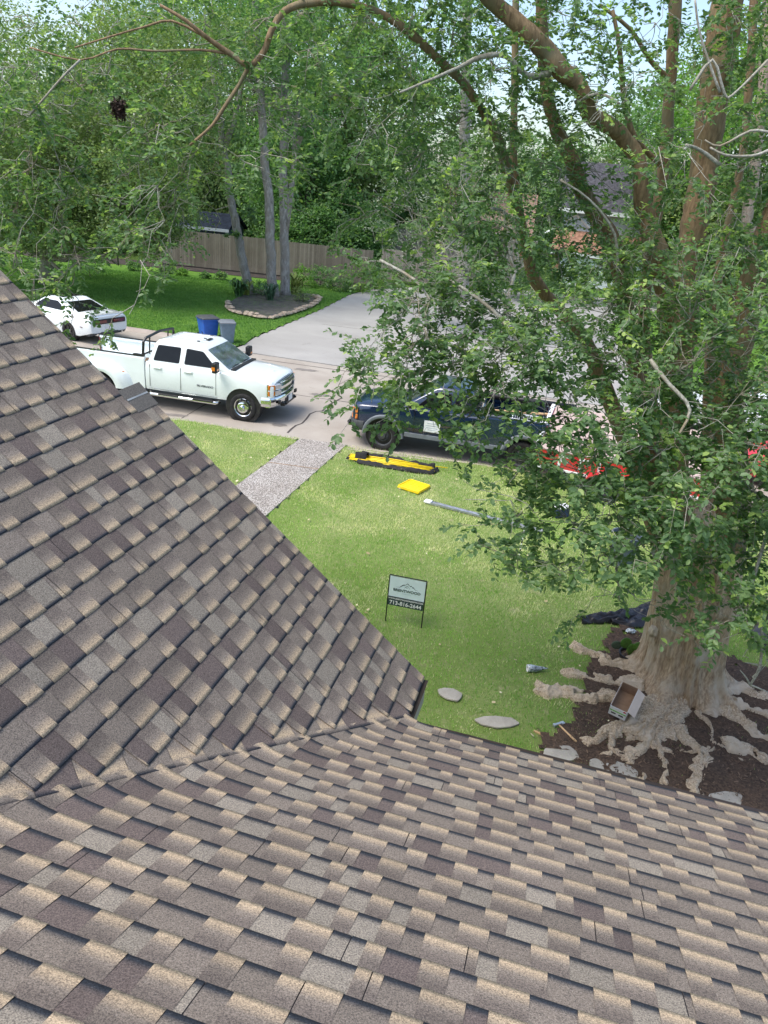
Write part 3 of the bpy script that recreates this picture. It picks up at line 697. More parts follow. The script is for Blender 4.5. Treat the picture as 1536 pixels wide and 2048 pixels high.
    mb.box((bx0-.03,0,(zf+zr2)/2),(.05,2*(hw-th),zr2-zf)); mb.box(((xt+bx0)/2,0,zf-.02),(bx0-xt-.01,2*(hw-th)-.004,.04))
    for k in range(9): mb.box(((xt+bx0)/2,-.68+.17*k,zf+.006),(bx0-xt-.1,.06,.012))
    for s in (1,-1):      # inner wheel boxes
        mb.box((rx,s*(hw-th-.13),zf+.10),(.95,.25,.20),bev=.05)
    bed=mb.build('bed',pm,root)
    if not p['dually']:
        c=MB()
        for s in (1,-1): c.lathe([(p['arch'],-.09),(p['arch'],.09)],36,0,Matrix.Translation((rx,s*(hw-.02),R+.03))@Matrix.Rotation(math.pi/2,4,'X'))
        bool_cut(bed,[c])
        if not bed.data.materials: bed.data.materials.append(pm)
    else:
        c=MB()
        for s in (1,-1): c.lathe([(p['arch'],-.10),(p['arch'],.10)],36,0,Matrix.Translation((rx,s*(hw-.02),R+.03))@Matrix.Rotation(math.pi/2,4,'X'))
        bool_cut(bed,[c])
        if not bed.data.materials: bed.data.materials.append(pm)
        for s in (1,-1):   # bulging rear wing: polar grid round the wheel
            vs=[];fs=[];NA=26;NRr=8; rA=p['arch']-.01; rB=.95
            for i in range(NA+1):
                a=rad(-18+216*i/NA)
                for j in range(NRr+1):
                    q=j/NRr; rr=rA+(rB-rA)*q; x=rx+rr*math.cos(a)*(1.0); z=R+.03+min(rr,(.60+.33*abs(math.cos(a))))*math.sin(a)
                    z=max(z,zs-.02); o=.235*(1-max(0,(q-.30)/.70)**1.5*1.0 if q>.30 else 1)
                    if j==0: o-=.02
                    vs.append((x,s*(hw-.002+o),z))
                vs.append((rx+rA*math.cos(a),s*(hw-.12),R+.03+max(rA*math.sin(a),zs-.02-R-.03)))
            n=NRr+2
            for i in range(NA):
                for j in range(NRr): fs.append((i*n+j,i*n+j+1,(i+1)*n+j+1,(i+1)*n+j))
                fs.append((i*n,(i+1)*n,(i+1)*n+n-1,i*n+n-1))
            mb=MB(); mb.add(vs,fs); mb.build('rear_wing',pm,root,auto=50)
            mb=MB(); mb.box((rx+.72,s*(hw+.135),1.0),(.07,.012,.03),bev=.005); mb.build('marker_lamp',MT['amber'],root)
    for s in (1,-1): mb=MB(); mb.box(((xt+bx0)/2,s*(hw-.075),zr2+.008),(bx0-xt-.06,.10,.022),bev=.006); mb.build('rail_cap',MT['blackmetal'],root)
    tg=empty('tailgate',(xt,0,zf)); tg.parent=root
    mb=MB()
    if p['gate_down']: mb.box((-.27,0,-.02),(.52,2*hw-.16,.06),bev=.015)
    else: mb.box((-.035,0,(zr2-zf)/2),(.06,2*hw-.04,zr2-zf+.05),bev=.015)
    mb.build('gate_panel',pm,tg)
    for s in (1,-1): mb=MB(); mb.box((xt-.012,s*(hw-.07),(zf+zr2)/2),(.03,.11,.42),bev=.01); mb.build('taillight',MT['redlens'],root)
    mb=MB(); mb.box((xt-.13,0,zs+.06),(.18,2*hw-.1,.16),bev=.03); mb.build('rear_bumper',MT['chrome'],root)
    # ---- wheels
    for s in (1,-1):
        wheel(root,0,s*(hw-.13),R,.25,p['wheels'],s)
        wheel(root,rx,s*(hw-.13+(.16 if p['dually'] else 0)),R,.25,p['wheels'],s)
        if p['dually']: wheel(root,rx,s*(hw-.34),R,.23,p['wheels'],s)
    return body
def front_chrome(root,p):
    hw=p['hw']; zb=p['belt']; zs=p['sill']; zh=p['hoodz']
    e=empty('grille',(.86,0,zh-.30)); e.parent=root
    def arc(y): return .075-.17*(abs(y)/hw)**2.2
    H0=.34; mb=MB(); mb.loft([[(arc(y)+.01,y,-H0/2+.02),(arc(y)+.03,y,H0/2-.01),(arc(y)-.15,y,H0/2-.01),(arc(y)-.15,y,-H0/2+.02)] for y in np.linspace(-.52,.52,9)])
    mb.build('grille_core',MT['black'],e)
    mb=MB()
    for z,r in ((-.15,.02),(-.11,.009),(-.075,.009),(-.04,.009),(.0,.035),(.045,.009),(.08,.009),(.115,.009),(.155,.016)):
        mb.loft([[(arc(y)+.045,y,z-r),(arc(y)+.052,y,z),(arc(y)+.045,y,z+r),(arc(y)-.02,y,z+r),(arc(y)-.02,y,z-r)] for y in np.linspace(-.54,.54,11)])
    mb.build('grille_bars',MT['chrome'],e,auto=30)
    for s in (1,-1):
        l=empty('headlight',(.80,s*(hw-.24),zh-.30)); l.parent=root
        def hp(u,v,o): y=u; return (arc(hw-.24+y)*1.15+.125+o-.02-.10*(max(0,y+.02)/.22)**2, s*y, v)
        for nm,ya,yb2,za,zc,m in (('lamp_lens',-.19,.06,.01,.145,'lens'),('turn_lamp',.07,.20,.01,.145,'amber'),('lamp_lens',-.19,.06,-.155,-.02,'lens'),('turn_lamp',.07,.20,-.155,-.02,'amber')):
            mb=MB(); surf_strip(rpoly([(ya,za),(yb2,za),(yb2,zc),(ya,zc)],.02,2),hp,.05,mb); mb.build(nm,MT[m],l)
        mb=MB(); surf_strip([(-.21,-.175),(.21,-.175),(.21,.165),(-.21,.165)],hp,.02,mb); mb.build('lamp_frame',MT['black'] if not p.get('chromelamp') else MT['chrome'],l)
    mb=MB(); ys=np.linspace(-hw+.02,hw-.02,15)
    def bx(y): return 1.03-.22*(abs(y)/hw)**3
    mb.loft([[(bx(y)-.16,y,zs+.24),(bx(y)-.03,y,zs+.25),(bx(y),y,zs+.21),(bx(y)+.005,y,zs+.06),(bx(y)-.04,y,zs-.03),(bx(y)-.16,y,zs-.03)] for y in ys])
    for s in (1,-1):
        mb.loft([[(x,s*(hw-.02-.0),zs+.24),(x,s*(hw+.005),zs+.20),(x,s*(hw+.005),zs+.04),(x,s*(hw-.03),zs-.02),(x,s*(hw-.10),zs-.02),(x,s*(hw-.10),zs+.24)] for x in (.54,.66,.80)])
    b=mb.build('front_bumper',MT['chrome'] if p['chromebumper'] else MT['darkgrey'],root,auto=35)
    mb=MB(); mb.box((1.0,0,zs-.02),(.12,1.0,.10),bev=.02); mb.box((1.036,0,zs+.09),(.02,.62,.09),bev=.01)
    for s in (1,-1): mb.box((.985,s*.70,zs+.10),(.05,.15,.10),M=Matrix.Identity(4),bev=.01); mb.box((1.06,s*.40,zs+.0),(.10,.05,.06),bev=.01)
    mb.build('bumper_insert',MT['black'],root)
def dark(n): return MT[n]
# ---- white crew cab pickup
wt=empty('pickup_truck',(0,0,0),0,'white crew cab dual rear wheel pickup parked on the street near the walkway','pickup truck','vehicles on the street')
PW=dict(hw=1.0,paint=MT['white'],cabback=-2.93,tail=-5.47,wb=4.26,r=.405,belt=1.33,sill=.53,hoodz=1.28,arch=.515,roof=1.97,bedfloor=.93,rail=1.45,dually=True,tow=True,gate_down=True,wheels='dually',chromebumper=True,chromelamp=True,
  windows=[[(-1.78,1.385),(-.80,1.385),(-1.24,1.79),(-1.74,1.82)],[(-2.72,1.385),(-1.93,1.385),(-1.90,1.82),(-2.60,1.82)]],seams=(-.80,-1.86,-2.80),handles=(-1.62,-2.55))
pickup(wt,PW); front_chrome(wt,PW)
wth=-.1758; nside=np.array([-math.sin(wth),math.cos(wth)]); wpos=np.array([-4.236,20.01])+nside*1.0
wt.location=(wpos[0],wpos[1],0); wt.rotation_euler=(0,0,wth)
for s in (1,-1):
    rb=empty('running_board',(0,s*1.06,.44)); rb.parent=wt
    mb=MB(); mb.tube([(-.70,-s*.10,.03),(-.78,0,0),(-2.75,0,0),(-2.85,-s*.10,.03)],.048,10); mb.build('step_tube',MT['chrome'],rb,smooth=True)
    for x in (-1.15,-2.2): mb=MB(); mb.box((x,s*.005,.035),(.62,.11,.045),bev=.012); mb.build('step_pad',MT['black'],rb)
rk=empty('headache_rack',(-3.02,0,1.46)); rk.parent=wt
mb=MB(); 
mb.tube([(0,-.93,.0),(.02,-.90,.40),(.05,-.82,.50),(.05,0,.56),(.05,.82,.50),(.02,.90,.40),(0,.93,.0)],.04,8)
for y in (-.55,.55): mb.tube([(0,y,0),(.03,y,.52)],.02,6)
mb.tube([(0,-.9,.05),(0,.9,.05)],.028,8)
for s in (1,-1): mb.box((-.12,s*.925,.03),(.34,.10,.05),bev=.01)
mb.build('rack_frame',MT['blackmetal'],rk,smooth=False)
mb=MB(); mb.box((-2.82+.35+1.05,0,1.975),(.09,.30,.02),bev=.008); mb.build('brake_lamp',MT['black'],wt)
for y in (-.45,0,.45): mb=MB(); mb.box((-1.55,y,1.985),(.09,.05,.025),bev=.01); mb.build('cab_marker',MT['amber'] if abs(y)>1 else MT['darkgrey'],wt)
mb=MB(); mb.tube([(-1.9,.62,1.95),(-1.95,.62,2.03)],.012,6); mb.build('antenna',MT['black'],wt)
text_mesh('badge_lettering','SILVERADO',.075,MT['darkgrey'],wt,Matrix.Translation((-1.12,-1.003,.86))@Matrix.Rotation(rad(90),4,'X'),sx=1.3)
mb=MB(); mb.box((1.065,0,.62),(.01,.32,.16),bev=.004); mb.build('number_plate',MT['whiteplastic'],wt)
def rel(root,x,y,z):
    a=root.rotation_euler.z; return (root.location.x+x*math.cos(a)-y*math.sin(a),root.location.y+x*math.sin(a)+y*math.cos(a),z)
# cardboard box and a cooler lid inside the bed
bx=empty('cardboard_box',rel(wt,-3.22,-.55,.945),wth+.1,'small open cardboard box standing in the bed of the white pickup behind the cab','box')
mb=MB(); 
for c,d in (((0,0,.01),(.32,.36,.02)),((.16,0,.17),(.012,.36,.34)),((-.16,0,.17),(.012,.36,.34)),((0,.18,.17),(.31,.012,.34)),((0,-.18,.17),(.31,.012,.34))): mb.box(c,d)
mb.build('carton',MT['cardboard'],bx)
mb=MB(); mb.box((-.02,-.25,.33),(.30,.14,.01),M=Matrix.Rotation(rad(0),4,'X')); mb.build('flap',MT['cardboard'],bx)
pl=MB(); pl.lathe([(0,0),(.13,0),(.145,.30),(.15,.32),(.13,.32),(.12,.05),(0,.05)],20)
o=tag(pl.build('bucket',MT['whiteplastic'],None,auto=30),'white plastic bucket in the bed of the white pickup beside the cardboard box','bucket'); o.location=rel(wt,-3.75,-.55,.945)
# ---- blue extended cab pickup
bt=empty('pickup_truck',(0,0,0),0,'dark blue older pickup with grey wheel arch flares, parked facing left under the leaves','pickup truck','vehicles on the street')
PB=dict(hw=.975,paint=MT['navy'],cabback=-2.42,tail=-4.15,wb=3.65,r=.40,belt=1.26,sill=.50,hoodz=1.22,arch=.475,roof=1.90,bedfloor=.86,rail=1.33,dually=False,tow=False,gate_down=False,wheels='steel',chromebumper=False,
  windows=[[(-1.72,1.31),(-.80,1.31),(-1.24,1.72),(-1.68,1.74)],[(-2.28,1.33),(-1.80,1.31),(-1.78,1.74),(-2.18,1.74)]],seams=(-.80,-1.76,-2.34),handles=(-1.60,),wstop=-1.16)
pickup(bt,PB); front_chrome(bt,PB)
bth=-.1765+math.pi; ns=np.array([-math.sin(bth),math.cos(bth)]); bpos=np.array([-.227,18.63])-ns*.975
bt.location=(bpos[0],bpos[1],0); bt.rotation_euler=(0,0,bth)
for x in (0,-3.65):
    for s in (1,-1):
        mb=MB(); prev=[]
        for i in range(19):
            a=rad(180*i/18); prev.append([(x+r_*math.cos(a),s*y_,.43+r_*math.sin(a)) for r_,y_ in ((.475,.93),(.475,1.02),(.50,1.035),(.545,1.03),(.565,.975))])
        mb.loft(prev,close=False,caps=False); mb.build('arch_flare',MT['grey'],bt,auto=50)
for s in (1,-1): mb=MB(); mb.box((-1.82,s*.985,.56),(2.5,.03,.12),bev=.012); mb.build('side_cladding',MT['grey'],bt)
ms=empty('magnet_sign',(-1.28,.979,.86)); ms.parent=bt
mb=MB(); mb.box((0,0,0),(.42,.006,.30),bev=.002)
for k,(z,l) in enumerate(((.08,.26),(.02,.34),(-.04,.30),(-.09,.2))): mb.box((0,.004,z),(l,.003,.018),1)
mb.build('sign_sheet',[MT['whiteplastic'],simple('faded_print',(.45,.5,.55),.6)],ms)
# things in the blue truck's bed
for k,(x,y) in enumerate(((-2.75,.55),(-3.05,.50),(-3.30,.55))):
    pl=MB(); pl.lathe([(0,0),(.14,0),(.155,.34),(.165,.36),(.14,.36),(.125,.04),(0,.04)],22)
    o=tag(pl.build('bucket',simple('bucket_grey%d'%k,[(.30,.29,.28),(.20,.19,.18),(.62,.62,.60)][k],.5),None,auto=30),['grey bucket nearest the cab in the bed of the blue pickup','dark bucket between two others in the bed of the blue pickup','pale bucket next to the white crate in the blue pickup bed'][k],'bucket','buckets in the blue pickup'); o.location=rel(bt,x,y,.875); 
cr=empty('crate',rel(bt,-3.72,.50,.875),bth,'white slatted plastic crate in the bed of the blue pickup','crate')
mb=MB(); mb.box((0,0,.02),(.9,.5,.03))
for s in (1,-1):
    for z in (.05,.22,.44): mb.box((0,s*.25,z),(.9,.02,.03)); mb.box((s*.45,0,z),(.02,.5,.03))
    for k in range(17): mb.box((-.44+.055*k,s*.25,.24),(.018,.018,.42))
    for k in range(9): mb.box((s*.45,-.22+.055*k,.24),(.018,.018,.42))
mb.build('crate_slats',MT['whiteplastic'],cr)
o=MB(); o.box((0,0,0),(1.5,.09,.04)); o=tag(o.build('plank',MT['wood'],None),'bare wooden plank lying across the bed rail of the blue pickup','plank'); o.location=rel(bt,-3.5,.2,1.36); o.rotation_euler=(0,0,bth+.25)
tube_=MB(); tube_.tube([(-1.3,0,0),(1.3,0,0)],.07,10); o=tag(tube_.build('toolbox_tube',MT['black'],None,smooth=True),'long black tube lying on the far bed rail of the blue pickup','tube'); o.location=rel(bt,-3.6,-.85,1.42); o.rotation_euler=(0,0,bth)
# ---- low trailer behind the blue truck: red sides, tan sheet lid, white edge
tr=empty('utility_trailer',(0,0,0),0,'red sided trailer under a sloping tan sheet with white front edge, behind the blue pickup','trailer','vehicles on the street')
tth=rad(-19); tr.location=(3.60,17.32,0); tr.rotation_euler=(0,0,tth)      # near front corner; x to the right, y away
TL=4.4; TWd=1.95
def lz(y): return .93+.30*y
mb=MB(); mb.box((TL/2,.03,.68),(TL,.05,.46)); mb.box((TL/2,TWd-.03,.92),(TL,.05,.94))
for x in (.03,TL-.03): mb.add([(x-.025,.06,.46),(x+.025,.06,.46),(x+.025,TWd-.06,.46),(x-.025,TWd-.06,.46),(x-.025,.06,lz(.06)-.03),(x+.025,.06,lz(.06)-.03),(x+.025,TWd-.06,lz(TWd-.06)-.03),(x-.025,TWd-.06,lz(TWd-.06)-.03)],[(0,3,2,1),(4,5,6,7),(0,1,5,4),(1,2,6,5),(2,3,7,6),(3,0,4,7)])
mb.box((TL/2,TWd/2,.50),(TL-.12,TWd-.14,.06))
for x0,x1,z0,z1 in ((.55,.62,.56,.86),(.62,.85,.80,.86),(.62,.80,.68,.74),(1.05,1.12,.56,.86),(1.12,1.3,.80,.86),(1.5,1.56,.56,.86),(1.56,1.75,.56,.62)): mb.box(((x0+x1)/2,.001,(z0+z1)/2),(x1-x0,.012,z1-z0),1)
mb.build('red_side',[MT['redpaint'],MT['whiteplastic']],tr)
sla=math.atan(.30); MS=Matrix.Translation((TL/2,TWd/2,lz(TWd/2)))@Matrix.Rotation(sla,4,'X')
mb=MB(); mb.box((.03,0,0),(TL-.06,TWd*1.06,.03),M=MS)
for k in range(3): mb.box((-1.1+1.15*k,0,.017),(.012,TWd*1.04,.004),M=MS)
mb.build('tan_lid',simple('tan_sheet',(.46,.36,.32),.75,var=.12,vs=2,bs=.2),tr)
mb=MB(); mb.box((-TL/2-.02,0,.005),(.10,TWd*1.06,.09),bev=.02,M=MS); mb.build('white_edge',MT['whiteplastic'],tr)
mb=MB(); mb.box((TL/2,-.005,.47),(TL,.05,.05)); mb.build('frame_rail',MT['whiteplastic'],tr)
for x in (TL*.5-.42,TL*.5+.42):
    wheel(tr,x,-.12,.31,.2,'steel',-1,rim=.18); wheel(tr,x,TWd+.12,.31,.2,'steel',1,rim=.18)
for y in (-.12,TWd+.12): mb=MB(); mb.loft([[(TL*.5+.93*math.cos(rad(a)),y-.13,.42+.30*math.sin(rad(a))),(TL*.5+.93*math.cos(rad(a)),y+.13,.42+.30*math.sin(rad(a))),(TL*.5+.90*math.cos(rad(a)),y+.13,.42+.28*math.sin(rad(a))),(TL*.5+.90*math.cos(rad(a)),y-.13,.42+.28*math.sin(rad(a)))] for a in range(0,181,12)]); mb.build('mudguard',MT['redpaint'],tr)
mb=MB(); mb.tube([(TL,TWd/2-.5,.5),(TL+1.0,TWd/2,.48)],.04,8); mb.tube([(TL,TWd/2+.5,.5),(TL+1.0,TWd/2,.48)],.04,8); mb.build('tow_bar',MT['blackmetal'],tr)
mb=MB()
for s in (1,-1): mb.tube([(-.35,s*.52,1.352),(.2,s*.56,1.325),(.6,s*.50,1.285)],.016,6)
mb.box((.35,0,1.318),(.5,.02,.006))
mb.build('hood_crease',MT['white'],wt,smooth=True)
for k in range(5): mb=MB(); mb.box((-1.95,-.44+.22*k,1.973),(1.0,.035,.010),bev=.004); mb.build('roof_rib',MT['white'],wt)
# ---- cars: a generic smooth coupe / saloon
def car(root,m,L=5.02,hw=.95,coupe=True,lamp=True):
    """front axle at x=0"""
    wb=L*.585; fo=L*.185; ro=L-wb-fo; xr=-wb-ro
    st=[]
    def prof(x):   # (sill, belt, top, hw scale)
        t=(x-xr)/L
        belt=np.interp(t,[0,.012,.12,.30,.5,.62,.8,.93,1.0],[.94,.97,1.00,1.0,.96,.93,.88,.78,.62])
        top=np.interp(t,[0,.012,.10,.22,.30,.60,.66,.80,.93,1.0],[1.0,1.06,1.09,1.07,1.03,1.0,1.02,.98,.86,.66])
        h=np.interp(t,[0,.012,.08,.2,.5,.8,.93,1.0],[.89,.93,.975,1.0,.985,1.0,.95,.74])
        sill=np.interp(t,[0,.05,.12,.9,1.0],[.42,.34,.24,.24,.34])
        return sill,belt,top,h
    xs=[xr+L*t for t in (0,.012,.035,.07,.12,.18,.25,.32,.4,.5,.6,.68,.76,.84,.90,.95,.98,1.0)]
    for x in xs:
        s,b_,t_,h=prof(x); st.append((x,s,b_,t_,hw*h,.80))
    mb=MB(); body_loft(st,None,mb); body=mb.build('body',m,root)
    c=MB()
    for x in (0,-wb):
        for s in (1,-1): c.lathe([(.375,-.2),(.375,.2)],36,0,Matrix.Translation((x,s*(hw-.05),.35))@Matrix.Rotation(math.pi/2,4,'X'))
    bool_cut(body,[c]); bm=bmesh.new(); bm.from_mesh(body.data)
    for f in bm.faces: f.smooth=True
    for e in bm.edges: e.smooth=len(e.link_faces)==2 and e.calc_face_angle(0)<rad(34)
    bm.to_mesh(body.data); bm.free()
    if not body.data.materials: body.data.materials.append(m)
    mb=MB(); mb.box((-wb/2,0,.36),(L*.8,hw*1.3,.24))
    for x in (0,-wb):
        for s in (1,-1): mb.lathe([(.378,-.10),(.378,.12)],30,0,Matrix.Translation((x,s*(hw-.17),.35))@Matrix.Rotation(math.pi/2,4,'X'))
    mb.build('underbody',MT['black'],root)
    xa,xb=-.60,-wb-.45            # windshield base, rear glass base
    ra,rb_=-1.28,-2.42 if coupe else -2.6; zr=1.45
    def ring(z,x0,x1,y,r): return [(a,b,z) for a,b in rrect(x0,x1,-y,y,r)]
    yb=hw-.10;yr=hw-.31
    R5=[ring(.97,xb,xa,yb,.14),ring(1.02,xb+.03,xa-.06,yb-.01,.14),ring(zr-.09,rb_,ra,yr+.02,.14),ring(zr-.03,rb_+.10,ra-.12,yr-.05,.16),ring(zr,rb_+.35,ra-.35,yr-.22,.16)]
    mb=MB(); mb.loft(R5); mb.build('roof',m,root,auto=50)
    z0,z1=1.02,zr-.09
    def sp(s):
        def f(u,v,o): t=(v-z0)/(z1-z0); return (u,s*((yb-.01)*(1-t)+(yr+.02)*t-.004+o),v)
        return f
    for s in (1,-1):
        for poly in ([(-2.55,1.05),(-.98,1.05),(-1.38,1.33),(-2.15,1.34),(-2.42,1.22)],) if coupe else ([(-1.75,1.05),(-.98,1.05),(-1.40,1.34),(-1.75,1.34)],[(-2.72,1.05),(-1.85,1.05),(-1.85,1.34),(-2.4,1.34)]):
            mb=MB(); surf_strip(rpoly(poly,.06),sp(s),.010,mb); mb.build('side_window',MT['glass'],root)
    W=yb-.16
    def fw(u,v,o): return ((xa-.06)*(1-v)+ra*v+o*.6,u*(1-.14*v),z0*(1-v)+z1*v+o*.7)
    def rw(u,v,o): return ((xb+.03)*(1-v)+rb_*v-o*.6,u*(1-.14*v),z0*(1-v)+z1*v+o*.7)
    mb=MB(); surf_strip(rpoly([(-W,.05),(W,.05),(W,.95),(-W,.95)],.08),fw,.010,mb); mb.build('windshield',MT['windshield'],root)
    mb=MB(); surf_strip(rpoly([(-W+.02,.10),(W-.02,.10),(W-.06,.92),(-W+.06,.92)],.08),rw,.012,mb); mb.build('rear_window',MT['glass'],root)
    return dict(wb=wb,xr=xr,L=L)
# white coupe on the far side of the street, tail towards us
cp=empty('coupe',(0,0,0),0,'white two door coupe with black wheels parked on the far side beside the lawn','car','vehicles on the street')
I=car(cp,MT['white'])
xr=I['xr']
for x in (0,-I['wb']):
    for s in (1,-1): wheel(cp,x,s*.80,.36,.26,'sport',s,rim=.262)
tl=empty('tail_panel',(xr,0,.83)); tl.parent=cp
def tp_(u,v,o): return (-.035+.08*(abs(u)/.9)**3-o-.01,u,v)
mb=MB(); surf_strip(rpoly([(-.76,-.095),(.76,-.095),(.76,.085),(-.76,.085)],.05),tp_,.03,mb); mb.build('tail_surround',MT['black'],tl)
for s in (1,-1): mb=MB(); surf_strip(rpoly([(s*.16,-.055),(s*.70,-.055),(s*.70,.05),(s*.16,.05)],.04),tp_,.036,mb); mb.build('taillight',MT['redlens'],tl)
mb=MB(); mb.loft([[(xr+.04,y,1.045),(xr+.03,y,1.09),(xr+.2,y,1.085),(xr+.26,y,1.05)] for y in np.linspace(-.74,.74,9)]); mb.build('spoiler',MT['white'],cp,auto=40)
mb=MB(); mb.loft([[(xr+.02+.10*(abs(y)/.9)**3-.03,y,.40),(xr+.10*(abs(y)/.9)**3-.01,y,.44),(xr+.3,y,.46),(xr+.3,y,.30),(xr+.06+.1*(abs(y)/.9)**3,y,.31)] for y in np.linspace(-.84,.84,13)]); mb.build('diffuser',MT['darkgrey'],cp,auto=40)
for s in (1,-1): mb=MB(); mb.tube([(xr-.03,s*.58,.36),(xr+.2,s*.58,.36)],.045,10); mb.build('exhaust_tip',MT['chrome'],cp)
mb=MB(); mb.box((xr-.012,0,.60),(.012,.32,.16),bev=.004); mb.build('number_plate',MT['whiteplastic'],cp)
mb=MB(); mb.lathe([(.075,0),(.075,.006),(.05,.008),(0,.008)],20,0,Matrix.Translation((-I['wb']-.28,.925,.95))@Matrix.Rotation(rad(-90),4,'X')); mb.build('fuel_cap',MT['chrome'],cp)
mb=MB(); mb.box((-I['wb']-.72,.935,.62),(.14,.012,.025),bev=.003); mb.build('side_marker',MT['redlens'],cp)
for s in (1,-1):
    mb=MB(); mb.box((-.92,s*1.0,1.03),(.12,.16,.11),bev=.03); mb.build('mirror',MT['white'],cp)
mb=MB(); mb.box((-1.75,0,1.452),(.75,.85,.006),bev=.002); mb.build('sunroof',MT['glass'],cp)
ca=math.atan2(33.1-28.3,-16.2+12.4)       # heading
ca=rad(152); rc=g(139,681)[:2]              # left rear wheel contact
cn=np.array([-math.sin(ca),math.cos(ca)]); cdv=np.array([math.cos(ca),math.sin(ca)])
cpos=rc-cn*.93+cdv*I['wb']; cp.location=(cpos[0],cpos[1],0); cp.rotation_euler=(0,0,ca)
# white car and red car seen through the leaves at the right
c2=empty('parked_car',(0,0,0),0,'white saloon glimpsed through the leaves between the big trunk and its left stem','car','vehicles on the street'); I2=car(c2,MT['white'],4.8,.92,False)
for x in (0,-I2['wb']):
    for s in (1,-1): wheel(c2,x,s*.78,.34,.22,'sport',s,rim=.23)
q=g(1405,885)[:2]; c2.location=(q[0]-.2,q[1]+2.0,0); c2.rotation_euler=(0,0,rad(168))
c3=empty('parked_car',(0,0,0),0,'red car at the right edge of the picture behind the leaves','car','vehicles on the street'); I3=car(c3,MT['redpaint'],4.7,.92,False)
for x in (0,-I3['wb']):
    for s in (1,-1): wheel(c3,x,s*.78,.34,.22,'sport',s,rim=.23)
q=g(1490,975)[:2]; c3.location=(q[0]+.8,q[1]+.9,0); c3.rotation_euler=(0,0,rad(168))
# ================================================================ THINGS ON THE LAWN
def gp(x,y,dz=.06): q=g(x,y,dz); return q
# ---- yard sign
sa=-.2; sp=g(771,1240,.04)
ys=empty('yard_sign',(sp[0],sp[1],.03),sa,'white roofing company yard sign on two black stakes in the lawn','sign')
SW=.60
for x in (0,SW):
    mb=MB(); mb.tube([(x,0,-.03),(x,0,.86)],.0105,8); mb.build('stake',MT['blackmetal'],ys)
mb=MB(); mb.tube([(0,0,.865),(SW,0,.865)],.010,8); mb.build('top_bar',MT['blackmetal'],ys)
mb=MB(); mb.tube([(0,0,.475),(SW,0,.475)],.012,8); mb.build('cross_bar',MT['blackmetal'],ys)
Msw=simple('sign_white',(.74,.88,.92),.45,var=.03); Mst=simple('sign_teal',(.02,.05,.052),.5,var=.05)
Mlt=simple('sign_letter_grey',(.12,.17,.19),.5,var=.05)
mb=MB(); mb.box((SW/2,-.004,.665),(SW-.02,.006,.37)); mb.build('sign_panel',Msw,ys)
mb=MB(); mb.box((SW/2,-.018,.405),(SW-.02,.005,.155)); ph=mb.build('phone_panel',Mst,ys)
RX=Matrix.Rotation(rad(90),4,'X')
text_mesh('phone_number','713-816-2644',.096,MT['whiteplastic'],ph,Matrix.Translation((SW/2,-.0225,.378))@RX,sx=.97)
text_mesh('web_address','WWW.BRENTWOODROOFTX.COM',.034,MT['whiteplastic'],ph,Matrix.Translation((SW/2,-.0225,.455))@RX,sx=1.02)
pn=[o for o in ys.children if o.name.startswith('sign_panel')][0]
text_mesh('company_name','BRENTWOOD',.064,Mst,pn,Matrix.Translation((SW/2,-.0085,.615))@RX,sx=1.08)
text_mesh('company_line','R O O F I N G',.022,simple('sign_letter_pale',(.42,.55,.58),.5,var=.02),pn,Matrix.Translation((SW/2,-.0085,.565))@RX,bold=False)
mb=MB()
def bar2(a,b,t0,t1):
    a=Vector((a[0],0,a[1]));b=Vector((b[0],0,b[1])); d=(b-a).normalized(); n_=Vector((-d.z,0,d.x))
    q=[a+n_*t0/2,b+n_*t1/2,b-n_*t1/2,a-n_*t0/2]; mb.add([(p.x,-.0074,p.z) for p in q]+[(p.x,-.0088,p.z) for p in q],[(0,1,2,3),(7,6,5,4),(0,4,5,1),(1,5,6,2),(2,6,7,3),(3,7,4,0)])
for a,b,t0,t1 in (((.125,.668),(.175,.672),.002,.004),((.172,.668),(.232,.722),.004,.016),((.228,.715),(.244,.733),.012,.010),((.244,.733),(.262,.717),.010,.008),((.262,.728),(.300,.762),.003,.010),((.300,.762),(.340,.728),.011,.005),((.345,.717),(.360,.731),.012,.013),((.360,.731),(.376,.722),.012,.006),((.376,.700),(.392,.715),.012,.013),((.392,.713),(.434,.672),.014,.006),((.430,.674),(.480,.668),.005,.002),((.255,.668),(.300,.716),.002,.005),((.300,.716),(.350,.668),.005,.002),((.270,.690),(.288,.708),.008,.002),((.290,.676),(.300,.684),.007,.007)): bar2(a,b,t0,t1)
mb.build('mountain_logo',Mst,pn)
# ---- folded goal bundle: yellow rods in a black net bag
ba=g(703,917,.06)[:2]; bb=g(868,941,.06)[:2]; bd=bb-ba; bl=float(np.linalg.norm(bd)); bang=math.atan2(bd[1],bd[0])
gb=empty('folded_net_bundle',(ba[0],ba[1],.05),bang,'bundle of yellow rods rolled in black netting lying on the lawn by the street','net bundle')
rr=random.Random(4)
for k in range(11):
    y0=(k-5)*.030+rr.uniform(-.01,.01); y1=(k-5)*.045+rr.uniform(-.03,.03); x1=bl*rr.uniform(.93,1.02) if k!=9 else bl+.32
    mb=MB(); mb.tube([(-.04+rr.uniform(-.03,.03),y0,.05+.02*(k%3)),(x1*.5,(y0+y1)/2,.06+.02*(k%3)),(x1,y1,.045+.015*(k%2))],.013,7); mb.build('rod',MT['yellow'],gb,smooth=True)
    if k%3==0: mb=MB(); mb.tube([(-.11,y0,.05+.02*(k%3)),(-.03,y0,.05+.02*(k%3))],.016,7); mb.build('rod_tip',MT['black'],gb)
Mnet=simple('black_netting',(.012,.012,.014),.75,var=.3,bs=.5)
